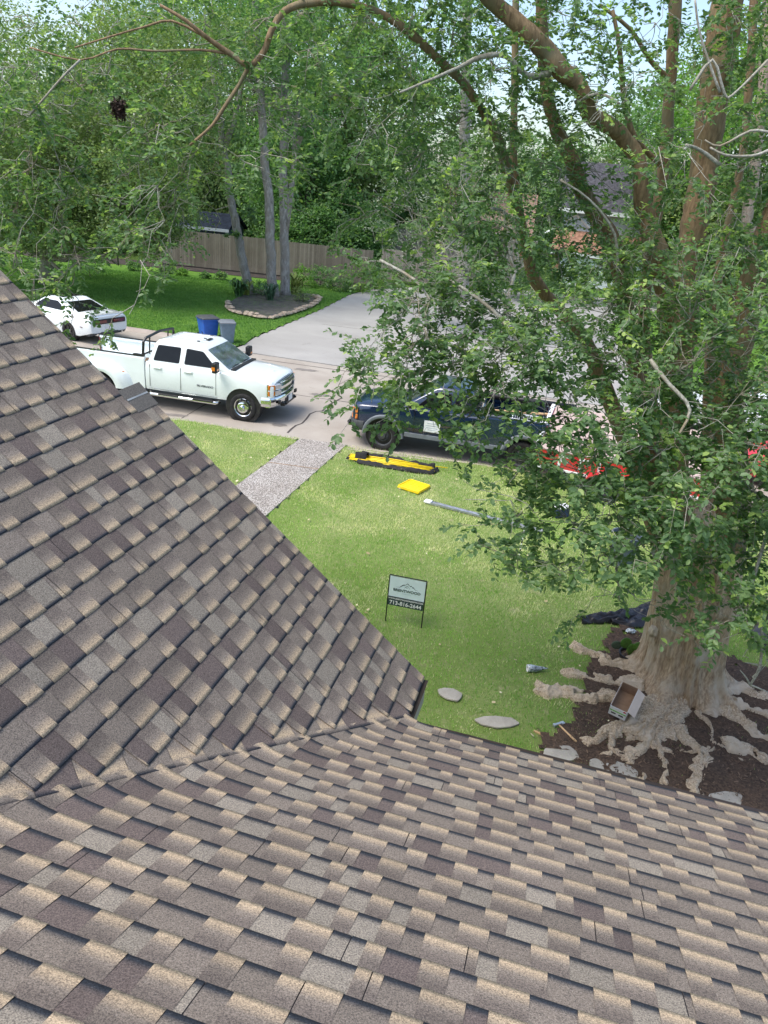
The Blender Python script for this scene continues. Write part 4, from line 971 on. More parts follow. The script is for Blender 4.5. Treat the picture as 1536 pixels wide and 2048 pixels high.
def rag(parent,name,pts,wd,mat_,hz=.05,seed=1,nu=60,nv=16,fold=.04):
    """draped crumpled cloth along a centre line, local coordinates"""
    P=np.array([(*p,0)[:2] for p in pts],float); L=np.concatenate([[0],np.cumsum(np.linalg.norm(np.diff(P,axis=0),axis=1))]); u=np.linspace(0,L[-1],nu)
    cx=np.interp(u,L,P[:,0]); cy=np.interp(u,L,P[:,1]); w_=np.interp(u,L,wd); tx=np.gradient(cx);ty=np.gradient(cy); l=np.hypot(tx,ty); nx=-ty/l;ny=tx/l
    V=[];F=[]
    for i in range(nu):
        for j in range(nv):
            v=j/(nv-1)*2-1; a=vnoise(u[i]*3,v*2+seed*5,1.5,seed); b=vnoise(u[i]*9+seed,v*4,1.3,seed+2)
            h=hz*(1-abs(v)**2.5)*(.35+.9*a)+fold*(b-.3)*(1-abs(v)**4)+.006; ww=w_[i]*(1+.25*(vnoise(u[i]*5,0,1,seed+9)-.5))
            V.append((cx[i]+nx[i]*v*ww+.01*(b-.5),cy[i]+ny[i]*v*ww+.02*(a-.5),max(.004,h)))
    for i in range(nu-1):
        for j in range(nv-1): F.append((i*nv+j,(i+1)*nv+j,(i+1)*nv+j+1,i*nv+j+1))
    mb=MB(); mb.add(V,F); o=mb.build(name,mat_,parent,smooth=True)
    md=o.modifiers.new('s','SOLIDIFY'); md.thickness=.004; return o
rag(gb,'net_bag',[(.12,.0),(.3,-.22),(bl*.5,-.28),(bl*.8,-.30),(bl*.98,-.20),(bl*1.04,.05)],[.10,.08,.07,.07,.09,.06],Mnet,.08,3)
rag(gb,'net_edge',[(.2,.24),(bl*.45,.24),(bl*.7,.20),(bl*1.0,.12)],[.09,.07,.05,.05],Mnet,.12,5)
rag(gb,'net_collar',[(.10,.02),(.24,.03),(.42,.0)],[.17,.22,.14],Mnet,.26,6,nu=20)
# ---- yellow tray
q=[g(790,974,.1),g(828,958,.1),g(866,970,.1),g(828,990,.1)]; c=sum(q)/4; ta=math.atan2(*(q[2]-q[1])[1::-1])
ty_=empty('plastic_tray',(c[0],c[1],.045),ta+.0,'bright yellow square plastic lid lying on the grass near the street','tray')
T=.29
mb=MB(); mb.box((0,0,.045),(2*T,2*T,.05),bev=.02); mb.build('lid_panel',MT['yellow'],ty_,auto=40)
mb=MB()
for s in (1,-1): mb.box((0,s*(T-.015),.078),(2*T-.06,.03,.022),bev=.008); mb.box((s*(T-.015),0,.078),(.03,2*T-.06,.022),bev=.008)
for k in range(5): mb.box((-.2+.1*k,0,.071),(.012,2*T-.1,.008)); mb.box((0,-.2+.1*k,.071),(2*T-.1,.012,.008))
mb.build('raised_rim',MT['yellow'],ty_)
# ---- metal gutter length
ga=g(852,1003,.07); gb_=g(1085,1063,.07); gd=(gb_-ga)[:2]; gl=float(np.linalg.norm(gd))
gt=empty('gutter_length',(ga[0],ga[1],.06),math.atan2(gd[1],gd[0]),'long strip of grey metal edging lying across the lawn','metal strip')
mb=MB(); mb.loft([[(x,-.075,0),(x,-.075,.045),(x,-.070,.045),(x,-.069,.006),(x,.069,.006+.012*math.sin(x*1.7)),(x,.07,.03),(x,.075,.03),(x,.075,0)] for x in np.linspace(0,gl,12)]); mb.build('strip_profile',MT['steel'],gt)
mb=MB(); mb.box((.05,0,.03),(.16,.17,.03),bev=.006); mb.build('end_cap',MT['whiteplastic'],gt)
# ---- striped marker stake
pb=g(1038,1112,.04); st=empty('marker_stake',(pb[0],pb[1],.03),0,'thin white stake with black bands standing in the lawn near the metal edging','stake')
mb=MB(); mb.tube([(0,0,-.03),(.015,0,.62)],.013,8); mb.build('rod',MT['whiteplastic'],st)
for z in (.12,.3,.46): mb=MB(); mb.tube([(.015*z/.62,0,z),(.015*(z+.05)/.62,0,z+.05)],.0145,8); mb.build('band',MT['black'],st)
# ---- bin on the lawn, street bins
def bin_(name,loc,rz,h,w0,w1,mat_,lidm,label,cat,lid=True,rnd=False,group=None,wheels=True):
    e=empty(name,loc,rz,label,cat,group); mb=MB()
    if rnd:
        mb.lathe([(0,.0),(w0,0),(w1,h),(w1+.02,h),(w1+.02,h+.03),(w1-.01,h+.03),(w0-.012,.02),(0,.02)],28); mb.build('bin_body',mat_,e,auto=40)
        for s in (1,-1): mb=MB(); mb.tube([(s*(w1+.01),-.07,h-.06),(s*(w1+.05),-.05,h-.03),(s*(w1+.05),.05,h-.03),(s*(w1+.01),.07,h-.06)],.012,6); mb.build('handle',mat_,e)
        return e
    r0=rrect(-w0*.42,w0*.42,-w0*.5,w0*.5,.05); r1=rrect(-w1*.46,w1*.46,-w1*.5,w1*.5,.05); r2=rrect(-w1*.49,w1*.49,-w1*.53,w1*.53,.05)
    mb.loft([[(x,y,.04) for x,y in r0],[(x,y,h-.05) for x,y in r1],[(x,y,h-.05) for x,y in r2],[(x,y,h) for x,y in r2]]); mb.build('bin_body',mat_,e,auto=40)
    mb=MB(); mb.loft([[(x*1.02,y*1.03,h+.004) for x,y in r2],[(x*1.02,y*1.03,h+.03) for x,y in r2],[(x*.85,y*.85,h+.075) for x,y in r2]]); mb.tube([(-w1*.53,-w1*.4,h+.02),(-w1*.53,w1*.4,h+.02)],.018,8); mb.build('lid',lidm,e,auto=40)
    for s in (1,-1): mb=MB(); mb.lathe([(.11,-.025),(.125,-.01),(.125,.01),(.11,.025),(0,.025)],18,0,Matrix.Translation((-w0*.45,s*w0*.52,.125))@Matrix.Rotation(math.pi/2,4,'X')); mb.build('wheel',MT['tyre'],e)
    return e
q=g(427,690,.05); MBL=simple('blue_plastic',(.015,.10,.42),.5,var=.08)
bin_('recycling_bin',(-7.75,29.95,.06),rad(35),.86,.60,.74,MBL,MT['darkgrey'],'blue wheeled bin with dark lid behind the white pickup','bin',group='bins at the kerb')
bin_('rubbish_bin',(-6.92,29.72,.06),rad(20),.80,.52,.64,simple('blue_grey_plastic',(.13,.19,.24),.5,var=.08),MT['grey'],'grey wheeled bin beside the blue bin at the kerb','bin',group='bins at the kerb')
q=g(1245,1135,.05); bin_('trash_can',(q[0],q[1]+.2,.04),.2,.62,.22,.28,simple('can_grey',(.10,.13,.16),.55,var=.15),None,'round open grey trash can on the lawn left of the big trunk','trash can',rnd=True)
q=g(1120,1028,.1); e=empty('cooler',(q[0],q[1],.05),.4,'small cooler with white lid and dark blue body on the lawn','cooler')
mb=MB(); mb.box((0,0,.11),(.34,.22,.20),bev=.02); mb.build('cooler_body',simple('navy_plastic',(.02,.04,.12),.5),e)
mb=MB(); mb.box((0,0,.235),(.36,.24,.05),bev=.015); mb.build('lid',MT['whiteplastic'],e)
# ---- black tarp with a glove and bottle
tc=g(1157,1243,.04); te=g(1330,1240,.04); td_=(te-tc)[:2]; tl_=float(np.linalg.norm(td_))
tp2=empty('black_sheet',(tc[0],tc[1],.05),math.atan2(td_[1],td_[0]),'crumpled black sheet lying on the grass left of the big trunk','sheet')
Mtarp=simple('black_tarp',(.018,.018,.024),.42,var=.35,vs=8,bs=.3,bd=.02,fine=18)
rag(tp2,'sheet_fold',[(0,.0),(.3,.02),(.7,.04),(1.05,.16),(tl_+.15,.34)],[.10,.13,.12,.14,.20],Mtarp,.13,21,nu=90,nv=26,fold=.07)
rag(tp2,'sheet_flap',[(.55,-.08),(.85,-.13),(1.15,-.05),(tl_+.1,.05)],[.05,.12,.18,.22],Mtarp,.09,25,nu=60,nv=20,fold=.08)
def crumple(name,loc,size,mat_,label,cat,seed=1,sub=3,parent=None,amp=.5):
    bm=bmesh.new(); bmesh.ops.create_icosphere(bm,subdivisions=sub,radius=1)
    for v in bm.verts:
        d=mnoise.noise(v.co*1.7+Vector((seed*3.1,0,0)))+.5*mnoise.noise(v.co*4+Vector((0,seed,0)))
        v.co=v.co*(1+amp*d); v.co=Vector((v.co.x*size[0]/2,v.co.y*size[1]/2,max(-.3,v.co.z)*size[2]/2+size[2]*.15))
    me=bpy.data.meshes.new(name); bm.to_mesh(me); bm.free(); o=link_mesh(name,me,mat_,parent); o.location=loc
    return tag(o,label,cat) if label else o
q=g(1262,1261,.12); crumple('plastic_bottle',(q[0],q[1],.10),(.16,.09,.08),simple('clear_wrap',(.55,.62,.66),.2,coat=.6,var=.3,vs=30),'small clear water bottle lying on the black sheet','bottle',3)
q=g(1293,1216,.12); crumple('paper_cup',(q[0],q[1],.08),(.10,.08,.08),MT['whiteplastic'],'white paper cup on the far edge of the black sheet','cup',5)
# ---- roll of underlayment offcut (grey and white)
q=g(1052,1342,.05); e=empty('plastic_roll',(q[0]+.02,q[1],.05),rad(8),'crumpled grey and white plastic wrap rolled into a cone on the lawn','wrapper')
Mw=simple('wrap_print',(.36,.42,.46),.35,var=.45,vs=24,bs=.4,bd=.01,c2=(.03,.04,.05),fine=25)
mb=MB(); n=20; R_=[]
for x,ra in ((0,.062),(.06,.060),(.12,.050),(.18,.036),(.25,.022),(.31,.006)):
    R_.append([(x+.01*math.sin(5*a),ra*math.cos(a)*(1+.18*math.sin(3*a+x*20)),.055+ra*.85*math.sin(a)*(1+.15*math.cos(4*a+x*30))) for a in [2*math.pi*k/n for k in range(n)]])
mb.loft(R_,caps=False); o=mb.build('wrap',Mw,e,smooth=True); md=o.modifiers.new('s','SOLIDIFY'); md.thickness=.006
mb=MB(); mb.lathe([(.040,-.01),(.055,-.012),(.055,.02),(.040,.02)],20,0,Matrix.Translation((0,0,.055))@Matrix.Rotation(math.pi/2,4,'Y'),closed=True); mb.build('core',MT['whiteplastic'],e)
# ---- hammer
q0=g(1152,1487,.05); q1=g(1116,1452,.05); hd=(q1-q0)[:2]; hl=float(np.linalg.norm(hd))
e=empty('hammer',(q0[0],q0[1],.06),math.atan2(hd[1],hd[0]),'hammer with pale wooden handle lying on the bare soil','hammer')
mb=MB(); mb.tube([(0,0,.02),(.03,0,.02),(hl*.5,0,.018),(hl,0,.022)],[.014,.018,.014,.013],10,flat=.8); mb.build('handle',MT['wood'],e,smooth=True)
mb=MB(); mb.box((hl,.0,.025),(.035,.11,.032),bev=.006); mb.box((hl,.07,.025),(.045,.035,.042),bev=.006); mb.box((hl,-.075,.025),(.05,.05,.012),bev=.003); mb.build('head',simple('hammer_steel',(.5,.55,.58),.3,.6,var=.1),e)
q=g(1077,1466,.05); o=MB(); o.box((0,0,0),(.14,.035,.02),bev=.005); o=tag(o.build('wood_chip',MT['wood'],None),'short flat piece of wood on the grass left of the hammer','wood piece'); o.location=(q[0],q[1],.055); o.rotation_euler=(0,0,-.5)
# ---- product carton leaning open on the roots
q=g(1232,1440,.12); cbx=empty('product_carton',(q[0],q[1]+.02,.16),rad(-14),'long white and brown cardboard carton lying open on the roots','box')
cbx.rotation_euler=(rad(10),rad(0),rad(-14))
cbx.rotation_euler=(rad(14),rad(4),rad(-30)); cbx.scale=(.86,.86,.86)
CW,CL,CH=.26,.56,.20
mb=MB(); mb.box((0,CL/2,-.0),(CW,CL,.006)); mb.box((-CW/2,CL/2,CH/2),(.006,CL,CH)); mb.box((CW/2,CL/2,CH/2),(.006,CL,CH)); mb.box((0,CL,CH/2),(CW-.012,.006,CH)); mb.box((0,CL*.52,.006),(CW-.02,.006,.004)); mb.build('carton',MT['cardboard'],cbx)
mb=MB(); mb.box((0,-.002,CH/2),(CW+.004,.006,CH)); mb.box((-CW/2-.005,CL/2,CH/2),(.004,CL,CH)); mb.box((CW/2+.005,CL/2,CH/2),(.004,CL,CH)); mb.build('printed_face',MT['cardwhite'],cbx)
mb=MB(); mb.box((CW/2+.085,CL/2-.02,CH-.02),(.005,CL*.9,.14),M=Matrix.Identity(4)) if False else mb.add([(CW/2+.008,.02,CH),(CW/2+.008,CL,CH),(CW/2+.13,CL-.01,CH-.07),(CW/2+.13,.03,CH-.07),(CW/2+.008,.02,CH-.004),(CW/2+.008,CL,CH-.004),(CW/2+.13,CL-.01,CH-.074),(CW/2+.13,.03,CH-.074)],[(0,1,2,3),(7,6,5,4),(0,4,5,1),(1,5,6,2),(2,6,7,3),(3,7,4,0)])
mb.build('flap',simple('pale_card',(.60,.50,.42),.7,var=.04),cbx)
mb=MB(); mb.box((0,-.007,CH*.60),(CW,.004,.020)); mb.build('green_band',simple('green_print',(.18,.48,.08),.5),cbx)
for x in (-.06,.06): mb=MB(); mb.box((x,-.0075,CH*.33),(.075,.004,.026)); mb.build('black_print',MT['black'],cbx)
mb=MB(); mb.box((CW/2-.03,-.0075,CH*.92),(.04,.004,.028)); mb.build('red_print',MT['redpaint'],cbx)
# ---- stepping stones
Mstone=concrete('flagstone',(.30,.28,.24),(.46,.43,.37),3.0,.9,50)
def stone(px,py,rx_,ry_,seed,label,rot=0,group='stepping stones'):
    q=g(px,py,.07); r_=random.Random(seed); pts=[]; n=8
    for k in range(n):
        a=2*math.pi*k/n; k_=r_.uniform(.80,1.12); pts.append((rx_*k_*math.cos(a),ry_*k_*math.sin(a)))
    pts=rpoly(pts,.025,2); mb=MB(); n=len(pts)
    vs=[(x,y,0) for x,y in pts]+[(x*.99,y*.99,.016+.006*r_.random()) for x,y in pts]+[(x*.93,y*.93,.022) for x,y in pts]+[(0,0,.024)]
    fs=[(i,(i+1)%n,n+(i+1)%n,n+i) for i in range(n)]+[(n+i,n+(i+1)%n,2*n+(i+1)%n,2*n+i) for i in range(n)]+[(2*n+i,2*n+(i+1)%n,3*n) for i in range(n)]
    mb.add(vs,fs); o=mb.build('stepping_stone',Mstone,None); o.location=(q[0],q[1],.06); o.rotation_euler=(0,0,rot)
    return tag(o,label,'stepping stone',group)
stone(900,1388,.20,.13,1,'small flat stone sunk in a worn patch near the gable corner',-.4)
stone(993,1443,.29,.13,2,'wide flat pale stone in the grass between the roof edge and the hammer')
stone(1122,1508,.26,.17,3,'flat stone at the roof edge just below the hammer',.3)
stone(1240,1540,.26,.16,4,'flat stone at the roof edge below the carton')
stone(1195,1532,.10,.13,5,'small narrow stone left of the flat stone below the carton')
stone(1460,1602,.36,.16,6,'flat stone nearest the right end of the roof edge',.1)
# ---- cactus in a black pot
q=g(1258,1322,.05); pt=empty('potted_cactus',(q[0],q[1],.07),0,'prickly pear cactus with round pads in a low black pot by the trunk','plant')
mb=MB(); mb.lathe([(0,0),(.15,0),(.175,.10),(.185,.125),(.165,.125),(.15,.07),(0,.07)],24); mb.build('pot',MT['black'],pt,auto=40)
mb=MB(); mb.lathe([(0,.095),(.10,.09),(.155,.075)],16); mb.build('soil',M_mulch,pt)
Mcac=simple('cactus_green',(.06,.17,.02),.5,var=.2,vs=20)
def pad(c,rx_,rz_,ang,tilt,m_):
    mb=MB(); M=Matrix.Translation(c)@Matrix.Rotation(ang,4,'Z')@Matrix.Rotation(tilt,4,'Y'); mb.lathe([(0,-.014),(.6,-.013),(.92,-.006),(1,0),(.92,.006),(.6,.013),(0,.014)],20,0,M@Matrix.Translation((0,0,rz_))@Matrix.Rotation(math.pi/2,4,'X')@Matrix.Diagonal((rx_,rz_,1,1))); mb.build('pad',m_,pt,smooth=True)
pad((.0,0,.09),.085,.11,.2,-.1,Mcac); pad((-.07,.0,.22),.09,.10,.1,-.5,Mcac); pad((.03,-.02,.20),.075,.09,-.2,.5,Mcac); pad((-.17,.02,.20),.075,.085,.0,-1.1,simple('cactus_dark',(.05,.085,.05),.6)); pad((.06,.03,.08),.07,.10,.5,.6,simple('cactus_dry',(.28,.22,.08),.8))
for k in range(7):
    a=k*.9; mb=MB(); mb.tube([(.04*math.cos(a),.04*math.sin(a),.08),(.10*math.cos(a),.1*math.sin(a),.20),(.18*math.cos(a),.16*math.sin(a),.13)],[.006,.004,.002],5); mb.build('dry_stem',simple('dry_stem',(.28,.2,.09),.9),pt) if k%2==0 else None
# ---- smoker barrel with a tan board at the right edge
q=g(1545,1296,.05); br=empty('barrel_planter',(q[0]+.1,q[1]+.15,.05),0,'dark round barrel under a tan board at the right edge beyond the trunk','barrel')
mb=MB(); mb.lathe([(0,.0),(.36,0),(.39,.05),(.39,.14),(.33,.17),(.24,.2),(.255,.66),(.265,.68),(.22,.68),(0,.66)],30); mb.build('barrel_body',simple('barrel_iron',(.05,.05,.055),.5,var=.3,bs=.2),br,auto=40)
mb=MB(); mb.box((.05,.02,.72),(.62,.44,.04),bev=.008); mb.build('board',simple('tan_board',(.50,.40,.26),.8),br)
# ---- bright green hose at the far right roof edge
q=g(1530,1617,.06); mb=MB(); pts=[(q[0]-.12+.12*k,q[1]+.05*math.sin(k*.9),.055) for k in range(8)]; mb.tube(pts,.014,8); o=tag(mb.build('garden_hose',simple('hose_green',(.16,.60,.04),.4),None,smooth=True),'bright green garden hose on the soil at the right end of the roof edge','hose')
q=g(1050,1462,.05)
# utility cover on the far lawn
q=g(552,633,.08); o=MB(); o.lathe([(0,.0),(.30,0),(.30,.07),(.27,.10),(0,.11)],20); o=tag(o.build('utility_cover',MT['darkgrey'],None,auto=40),'small round dark utility cover on the grass below the stone ring','cover'); o.location=(q[0],q[1],.06)
# ================================================================ ACROSS THE STREET
def woodmat(name,a,b_,pitch=.14):
    m,n,b=mk(name); v=coords(n); s=n.nodes.new('ShaderNodeSeparateXYZ'); n.links.new(v,s.inputs[0])
    q=n.nodes.new('ShaderNodeMath'); q.operation='DIVIDE'; n.links.new(s.outputs[0],q.inputs[0]); q.inputs[1].default_value=pitch
    fl=n.nodes.new('ShaderNodeMath'); fl.operation='FLOOR'; n.links.new(q.outputs[0],fl.inputs[0])
    w_=n.nodes.new('ShaderNodeTexWhiteNoise'); w_.noise_dimensions='1D'; n.links.new(fl.outputs[0],w_.inputs['W'])
    f=noise(n,scaled(n,v,(14,14,1.2)),3,5,.7); col=mixc(n,w_.outputs[0],a,b_); col=mixc(n,ramp(n,f,.3,.7),mixc(n,1.0,col,(.65,.65,.65),'MULTIPLY'),col)
    f3=noise(n,v,.5,3); col=mixc(n,ramp(n,f3,.4,.7),col,mixc(n,1.0,col,(.8,.78,.74),'MULTIPLY'))
    n.links.new(col,b.inputs['Base Color']); b.inputs['Roughness'].default_value=.9; bump(n,b,f,.5,.01); return m
M_fence=woodmat('weathered_cedar',(.155,.14,.115),(.26,.24,.20)); M_fence2=woodmat('pale_cedar',(.24,.21,.18),(.36,.33,.29))
def fence(a,b_,h,m,label,z=.2,caps=True):
    a=np.array(a,float);b_=np.array(b_,float); d=b_-a; L=float(np.linalg.norm(d)); e=empty('wooden_fence',(a[0],a[1],z),math.atan2(d[1],d[0]),label,'fence')
    r_=random.Random(int(L*10)); mb=MB(); x=0
    while x<L: mb.box((x+.069,r_.uniform(-.006,.006),h/2+r_.uniform(-.015,.015)),(.133,.018,h)); x+=.14
    mb.build('boards',m,e); mb=MB()
    for z_ in (.3,h*.55,h-.25): mb.box((L/2,.035,z_),(L,.04,.09))
    mb.box((L/2,-.02,.08),(L,.03,.24)); mb.build('rails',m,e)
    return e
fence((-17.0,51.7),(-8.9,51.1),2.15,M_fence,'weathered grey board fence behind the far lawn and pine trunks')
fence((-8.9,51.1),(-2.3,50.4),2.1,M_fence,'weathered board fence right of the two straight pine trunks')
fence((-1.8,54.2),(4.6,53.4),1.95,M_fence2,'paler board fence seen through the leaves above the driveway')
fence((-22,62),(-17.0,51.7),2.15,M_fence,'side run of the weathered fence going away at the left')
fence((-9,68),(9,67),2.6,M_fence2,'tall pale fence far behind, partly hidden by leaves')
def shingles_plain(name,c):
    m=simple_rf(name,c); m.node_tree.nodes['Principled BSDF'].inputs['Specular IOR Level'].default_value=.1; return m
def simple_rf(name,c): return simple(name,c,.9,var=.25,vs=5,bs=.3,bd=.02,fine=9)
def lap(name,c):
    m,n,b=mk(name); v=coords(n); s=n.nodes.new('ShaderNodeSeparateXYZ'); n.links.new(v,s.inputs[0]); q=n.nodes.new('ShaderNodeMath'); q.operation='MULTIPLY'; q.inputs[1].default_value=6; n.links.new(s.outputs[2],q.inputs[0])
    fr=n.nodes.new('ShaderNodeMath'); fr.operation='FRACT'; n.links.new(q.outputs[0],fr.inputs[0]); b.inputs['Base Color'].default_value=(*c,1); b.inputs['Roughness'].default_value=.7; bump(n,b,fr.outputs[0],1.0,.02)
    f=noise(n,v,1,4); n.links.new(mixc(n,ramp(n,f,.3,.7),tuple(k*.88 for k in c),c),b.inputs['Base Color']); return m
def gabled(name,label,cat,loc,rz,W,D,hw_,hr,wallm,roofm,trimm,ov=.35,base=0):
    e=empty(name,loc,rz,label,cat); mb=MB(); mb.box((0,0,hw_/2),(W,D,hw_)); mb.add([(-W/2,-D/2,hw_),(-W/2,D/2,hw_),(-W/2,0,hr-.1),(W/2,-D/2,hw_),(W/2,D/2,hw_),(W/2,0,hr-.1)],[(0,2,1),(3,4,5),(0,3,5,2),(1,2,5,4)]); mb.build('wall',wallm,e)
    mb=MB(); sl_=(hr-hw_)/(D/2)
    for s in (1,-1):
        y0=s*(D/2+ov); z0=hw_-sl_*ov; mb.add([(-W/2-ov,0,hr+.05),(W/2+ov,0,hr+.05),(W/2+ov,y0,z0+.05),(-W/2-ov,y0,z0+.05),(-W/2-ov,0,hr-.1),(W/2+ov,0,hr-.1),(W/2+ov,y0,z0-.1),(-W/2-ov,y0,z0-.1)],[(0,1,2,3),(7,6,5,4),(1,5,6,2),(2,6,7,3),(3,7,4,0)])
    mb.build('roof',roofm,e)
    mb=MB(); mb.box((0,-(D/2+ov)-.02,hw_-sl_*ov-.04),(W+2*ov,.04,.2)); 
    for s in (1,-1): mb.box((s*(W/2),-D/2-.012,hw_/2),(.16,.03,hw_)) 
    mb.build('trim',trimm,e); return e
M_trim=simple('white_trim',(.62,.66,.66),.6,var=.05); M_strim=simple('shed_trim',(.30,.35,.37),.6,var=.05)
gabled('garden_shed','dark blue grey shed with white corner trim behind the fence','shed',(-14.7,56.2,.1),rad(-10),4.7,3.0,2.45,3.25,lap('shed_siding',(.05,.075,.10)),shingles_plain('shed_roof',(.016,.022,.034)),M_strim,ov=.25)
# two storey house at the right
hc=at(1290,470,62); h2=empty('neighbour_house',(hc[0]+2,64,0),rad(-14),'two storey grey house with white trim across the street behind the trunks','house')
M_sid=lap('grey_siding',(.42,.47,.50)); M_rf=shingles_plain('house_roof_grey',(.085,.085,.10)); M_ob=simple('orange_brick',(.42,.21,.13),.85,var=.25,vs=9,bs=.3)
mb=MB(); mb.box((0,4,2.9),(16,8,5.8)); mb.add([(-8,0,5.8),(-8,8,5.8),(-8,4,9.0),(8,0,5.8),(8,8,5.8),(8,4,9.0)],[(0,2,1),(3,4,5),(0,3,5,2),(1,2,5,4)]); mb.build('wall',M_sid,h2)
mb=MB(); mb.box((-1,-1.6,1.3),(14,3.2,2.6)); mb.build('brick_front',M_ob,h2)
mb=MB(); mb.add([(-8.6,-.6,5.6),(8.6,-.6,5.6),(8.6,4,9.3),(-8.6,4,9.3),(-8.6,8.6,5.6),(8.6,8.6,5.6),(-8.6,-.6,5.4),(8.6,-.6,5.4),(8.6,4,9.1),(-8.6,4,9.1)],[(0,1,2,3),(3,2,5,4),(6,9,8,7),(0,6,7,1),(0,3,9,6),(1,7,8,2)]); mb.build('roof',M_rf,h2)
mb=MB(); mb.add([(-8.4,-3.6,2.5),(6.4,-3.6,2.5),(6.4,-.0,4.0),(-8.4,-.0,4.0),(-8.4,-3.6,2.3),(6.4,-3.6,2.3),(6.4,-.0,3.8),(-8.4,-.0,3.8)],[(0,1,2,3),(7,6,5,4),(0,4,5,1),(3,7,4,0),(1,5,6,2)]); mb.build('porch_roof',shingles_plain('porch_roof_brown',(.30,.17,.12)),h2)
mb=MB(); mb.box((0,-.65,5.5),(17.3,.08,.3)); mb.box((-1,-3.62,2.4),(15,.08,.25)); mb.build('trim',M_trim,h2)
for s in (1,-1): mb=MB(); mb.tube([(-7+s*3.0,-.03,2.9),(-7,-.03,5.3)],.14,4); mb.build('gable_trim',M_trim,h2)
for x in (-5,-1,3): 
    wn=empty('window',(x,-.0,4.7)); wn.parent=h2
    mb=MB(); mb.box((0,-.04,0),(1.3,.08,1.3)); mb.build('frame',M_trim,wn); mb=MB(); mb.box((0,-.085,0),(1.1,.02,1.1)); mb.build('pane',MT['glass'],wn)
for x in (-5.3,.2): mb=MB(); mb.box((x,-3.24,1.1),(4.4,.08,2.15)); [mb.box((x,-3.29,.3+.5*k),(4.2,.02,.03)) for k in range(4)]; mb.build('garage_door',simple('door_white',(.62,.68,.70),.5,var=.04),h2)
gabled('neighbour_house','low house with pinkish brown roof far behind the fences in the middle','house',(3.0,82,0),rad(-8),18,10,3.0,6.3,M_ob,shingles_plain('roof_pinkish',(.32,.21,.175)),M_trim,ov=.5)
# ---- stone ring bed
ring=[(455,606),(456,616),(463,623),(480,628),(500,632),(520,636),(545,637),(565,632),(585,627),(600,622),(620,614),(634,606),(638,600),(625,592)]
RP=[g(x,y,.1)[:2] for x,y in ring]; RPc=[tuple(p) for p in RP]+[(-5.0,44.5),(-8.8,44.5)]
sheet('tree_bed',[(x,y) for x,y in RPc],.10,simple('bed_soil',(.11,.10,.085),1,var=.2,vs=3,bs=.5))
Mrock=simple('edging_rock',(.42,.34,.26),.9,var=.25,vs=3,bs=.4,bd=.02,fine=12)
LL=np.concatenate([[0],np.cumsum([np.linalg.norm(RP[i+1]-RP[i]) for i in range(len(RP)-1)])]); s_=0.0; rr=random.Random(9); k=0
while s_<LL[-1]:
    x=np.interp(s_,LL,[p[0] for p in RP]); y=np.interp(s_,LL,[p[1] for p in RP]); x2=np.interp(s_+.1,LL,[p[0] for p in RP]); y2=np.interp(s_+.1,LL,[p[1] for p in RP])
    ln=rr.uniform(.28,.5); sz=(ln*1.15,rr.uniform(.24,.34),rr.uniform(.16,.26))
    o=crumple('edging_stone',(x,y,.12),sz,Mrock,None,None,k,2,amp=.22); o.rotation_euler=(0,0,math.atan2(y2-y,x2-x)); tag(o,'rough tan edging stone in the curved ring round the pine trunks','stone','stones edging the tree bed'); s_+=ln; k+=1
    if rr.random()<.35:
        o=crumple('edging_stone',(x+.02,y+.03,.24),(sz[0]*.8,sz[1]*.8,.12),Mrock,None,None,k+50,2,amp=.22); o.rotation_euler=(0,0,rr.random()); tag(o,'rough tan edging stone in the curved ring round the pine trunks','stone','stones edging the tree bed')
# ================================================================ TREES AND PLANTS
M_leaf=leafmat('myrtle_leaf',(.105,.185,.085),(.205,.31,.14),(.40,.52,.16),trans=.45,rough=.42,vs=.9)
M_leaf2=leafmat('olive_leaf',(.16,.22,.085),(.27,.34,.14),(.40,.46,.18),trans=.4,rough=.5,vs=.35)
M_wood=leafmat('wood_leaf',(.10,.20,.08),(.19,.32,.13),(.32,.45,.16),trans=.48,rough=.55,vs=.2)
M_lime=leafmat('lime_leaf',(.12,.26,.035),(.19,.36,.05),(.3,.45,.08),trans=.3,rough=.5,vs=.6)
M_pale=leafmat('grey_leaf',(.20,.25,.17),(.34,.38,.30),(.45,.47,.40),trans=.25,rough=.6,vs=.6)
M_barkA=bark('myrtle_bark',(.14,.09,.045),(.32,.22,.12),c=(.185,.165,.095),sx=(10,10,2.2),bs=.5)
M_base=bark('myrtle_base_bark',(.25,.17,.10),(.60,.46,.31),c=(.52,.44,.335),sx=(11,11,2.0),bs=1.0,bd=.045)
M_root=bark('bleached_root',(.29,.21,.135),(.72,.60,.44),c=(.58,.49,.37),sx=(16,16,16),bs=1.0,bd=.03)
M_lichen=bark('lichen_branch',(.20,.19,.15),(.46,.46,.40),c=(.25,.21,.14),sx=(14,14,14),bs=.4)
M_pine=bark('pale_trunk',(.16,.15,.135),(.40,.385,.36),c=(.27,.245,.215),sx=(3,3,1.0),bs=.9,bd=.05)
M_dk=bark('dark_trunk',(.05,.04,.03),(.12,.10,.08))
def nrm(a): return a/np.maximum(np.linalg.norm(a,axis=-1,keepdims=True),1e-9)
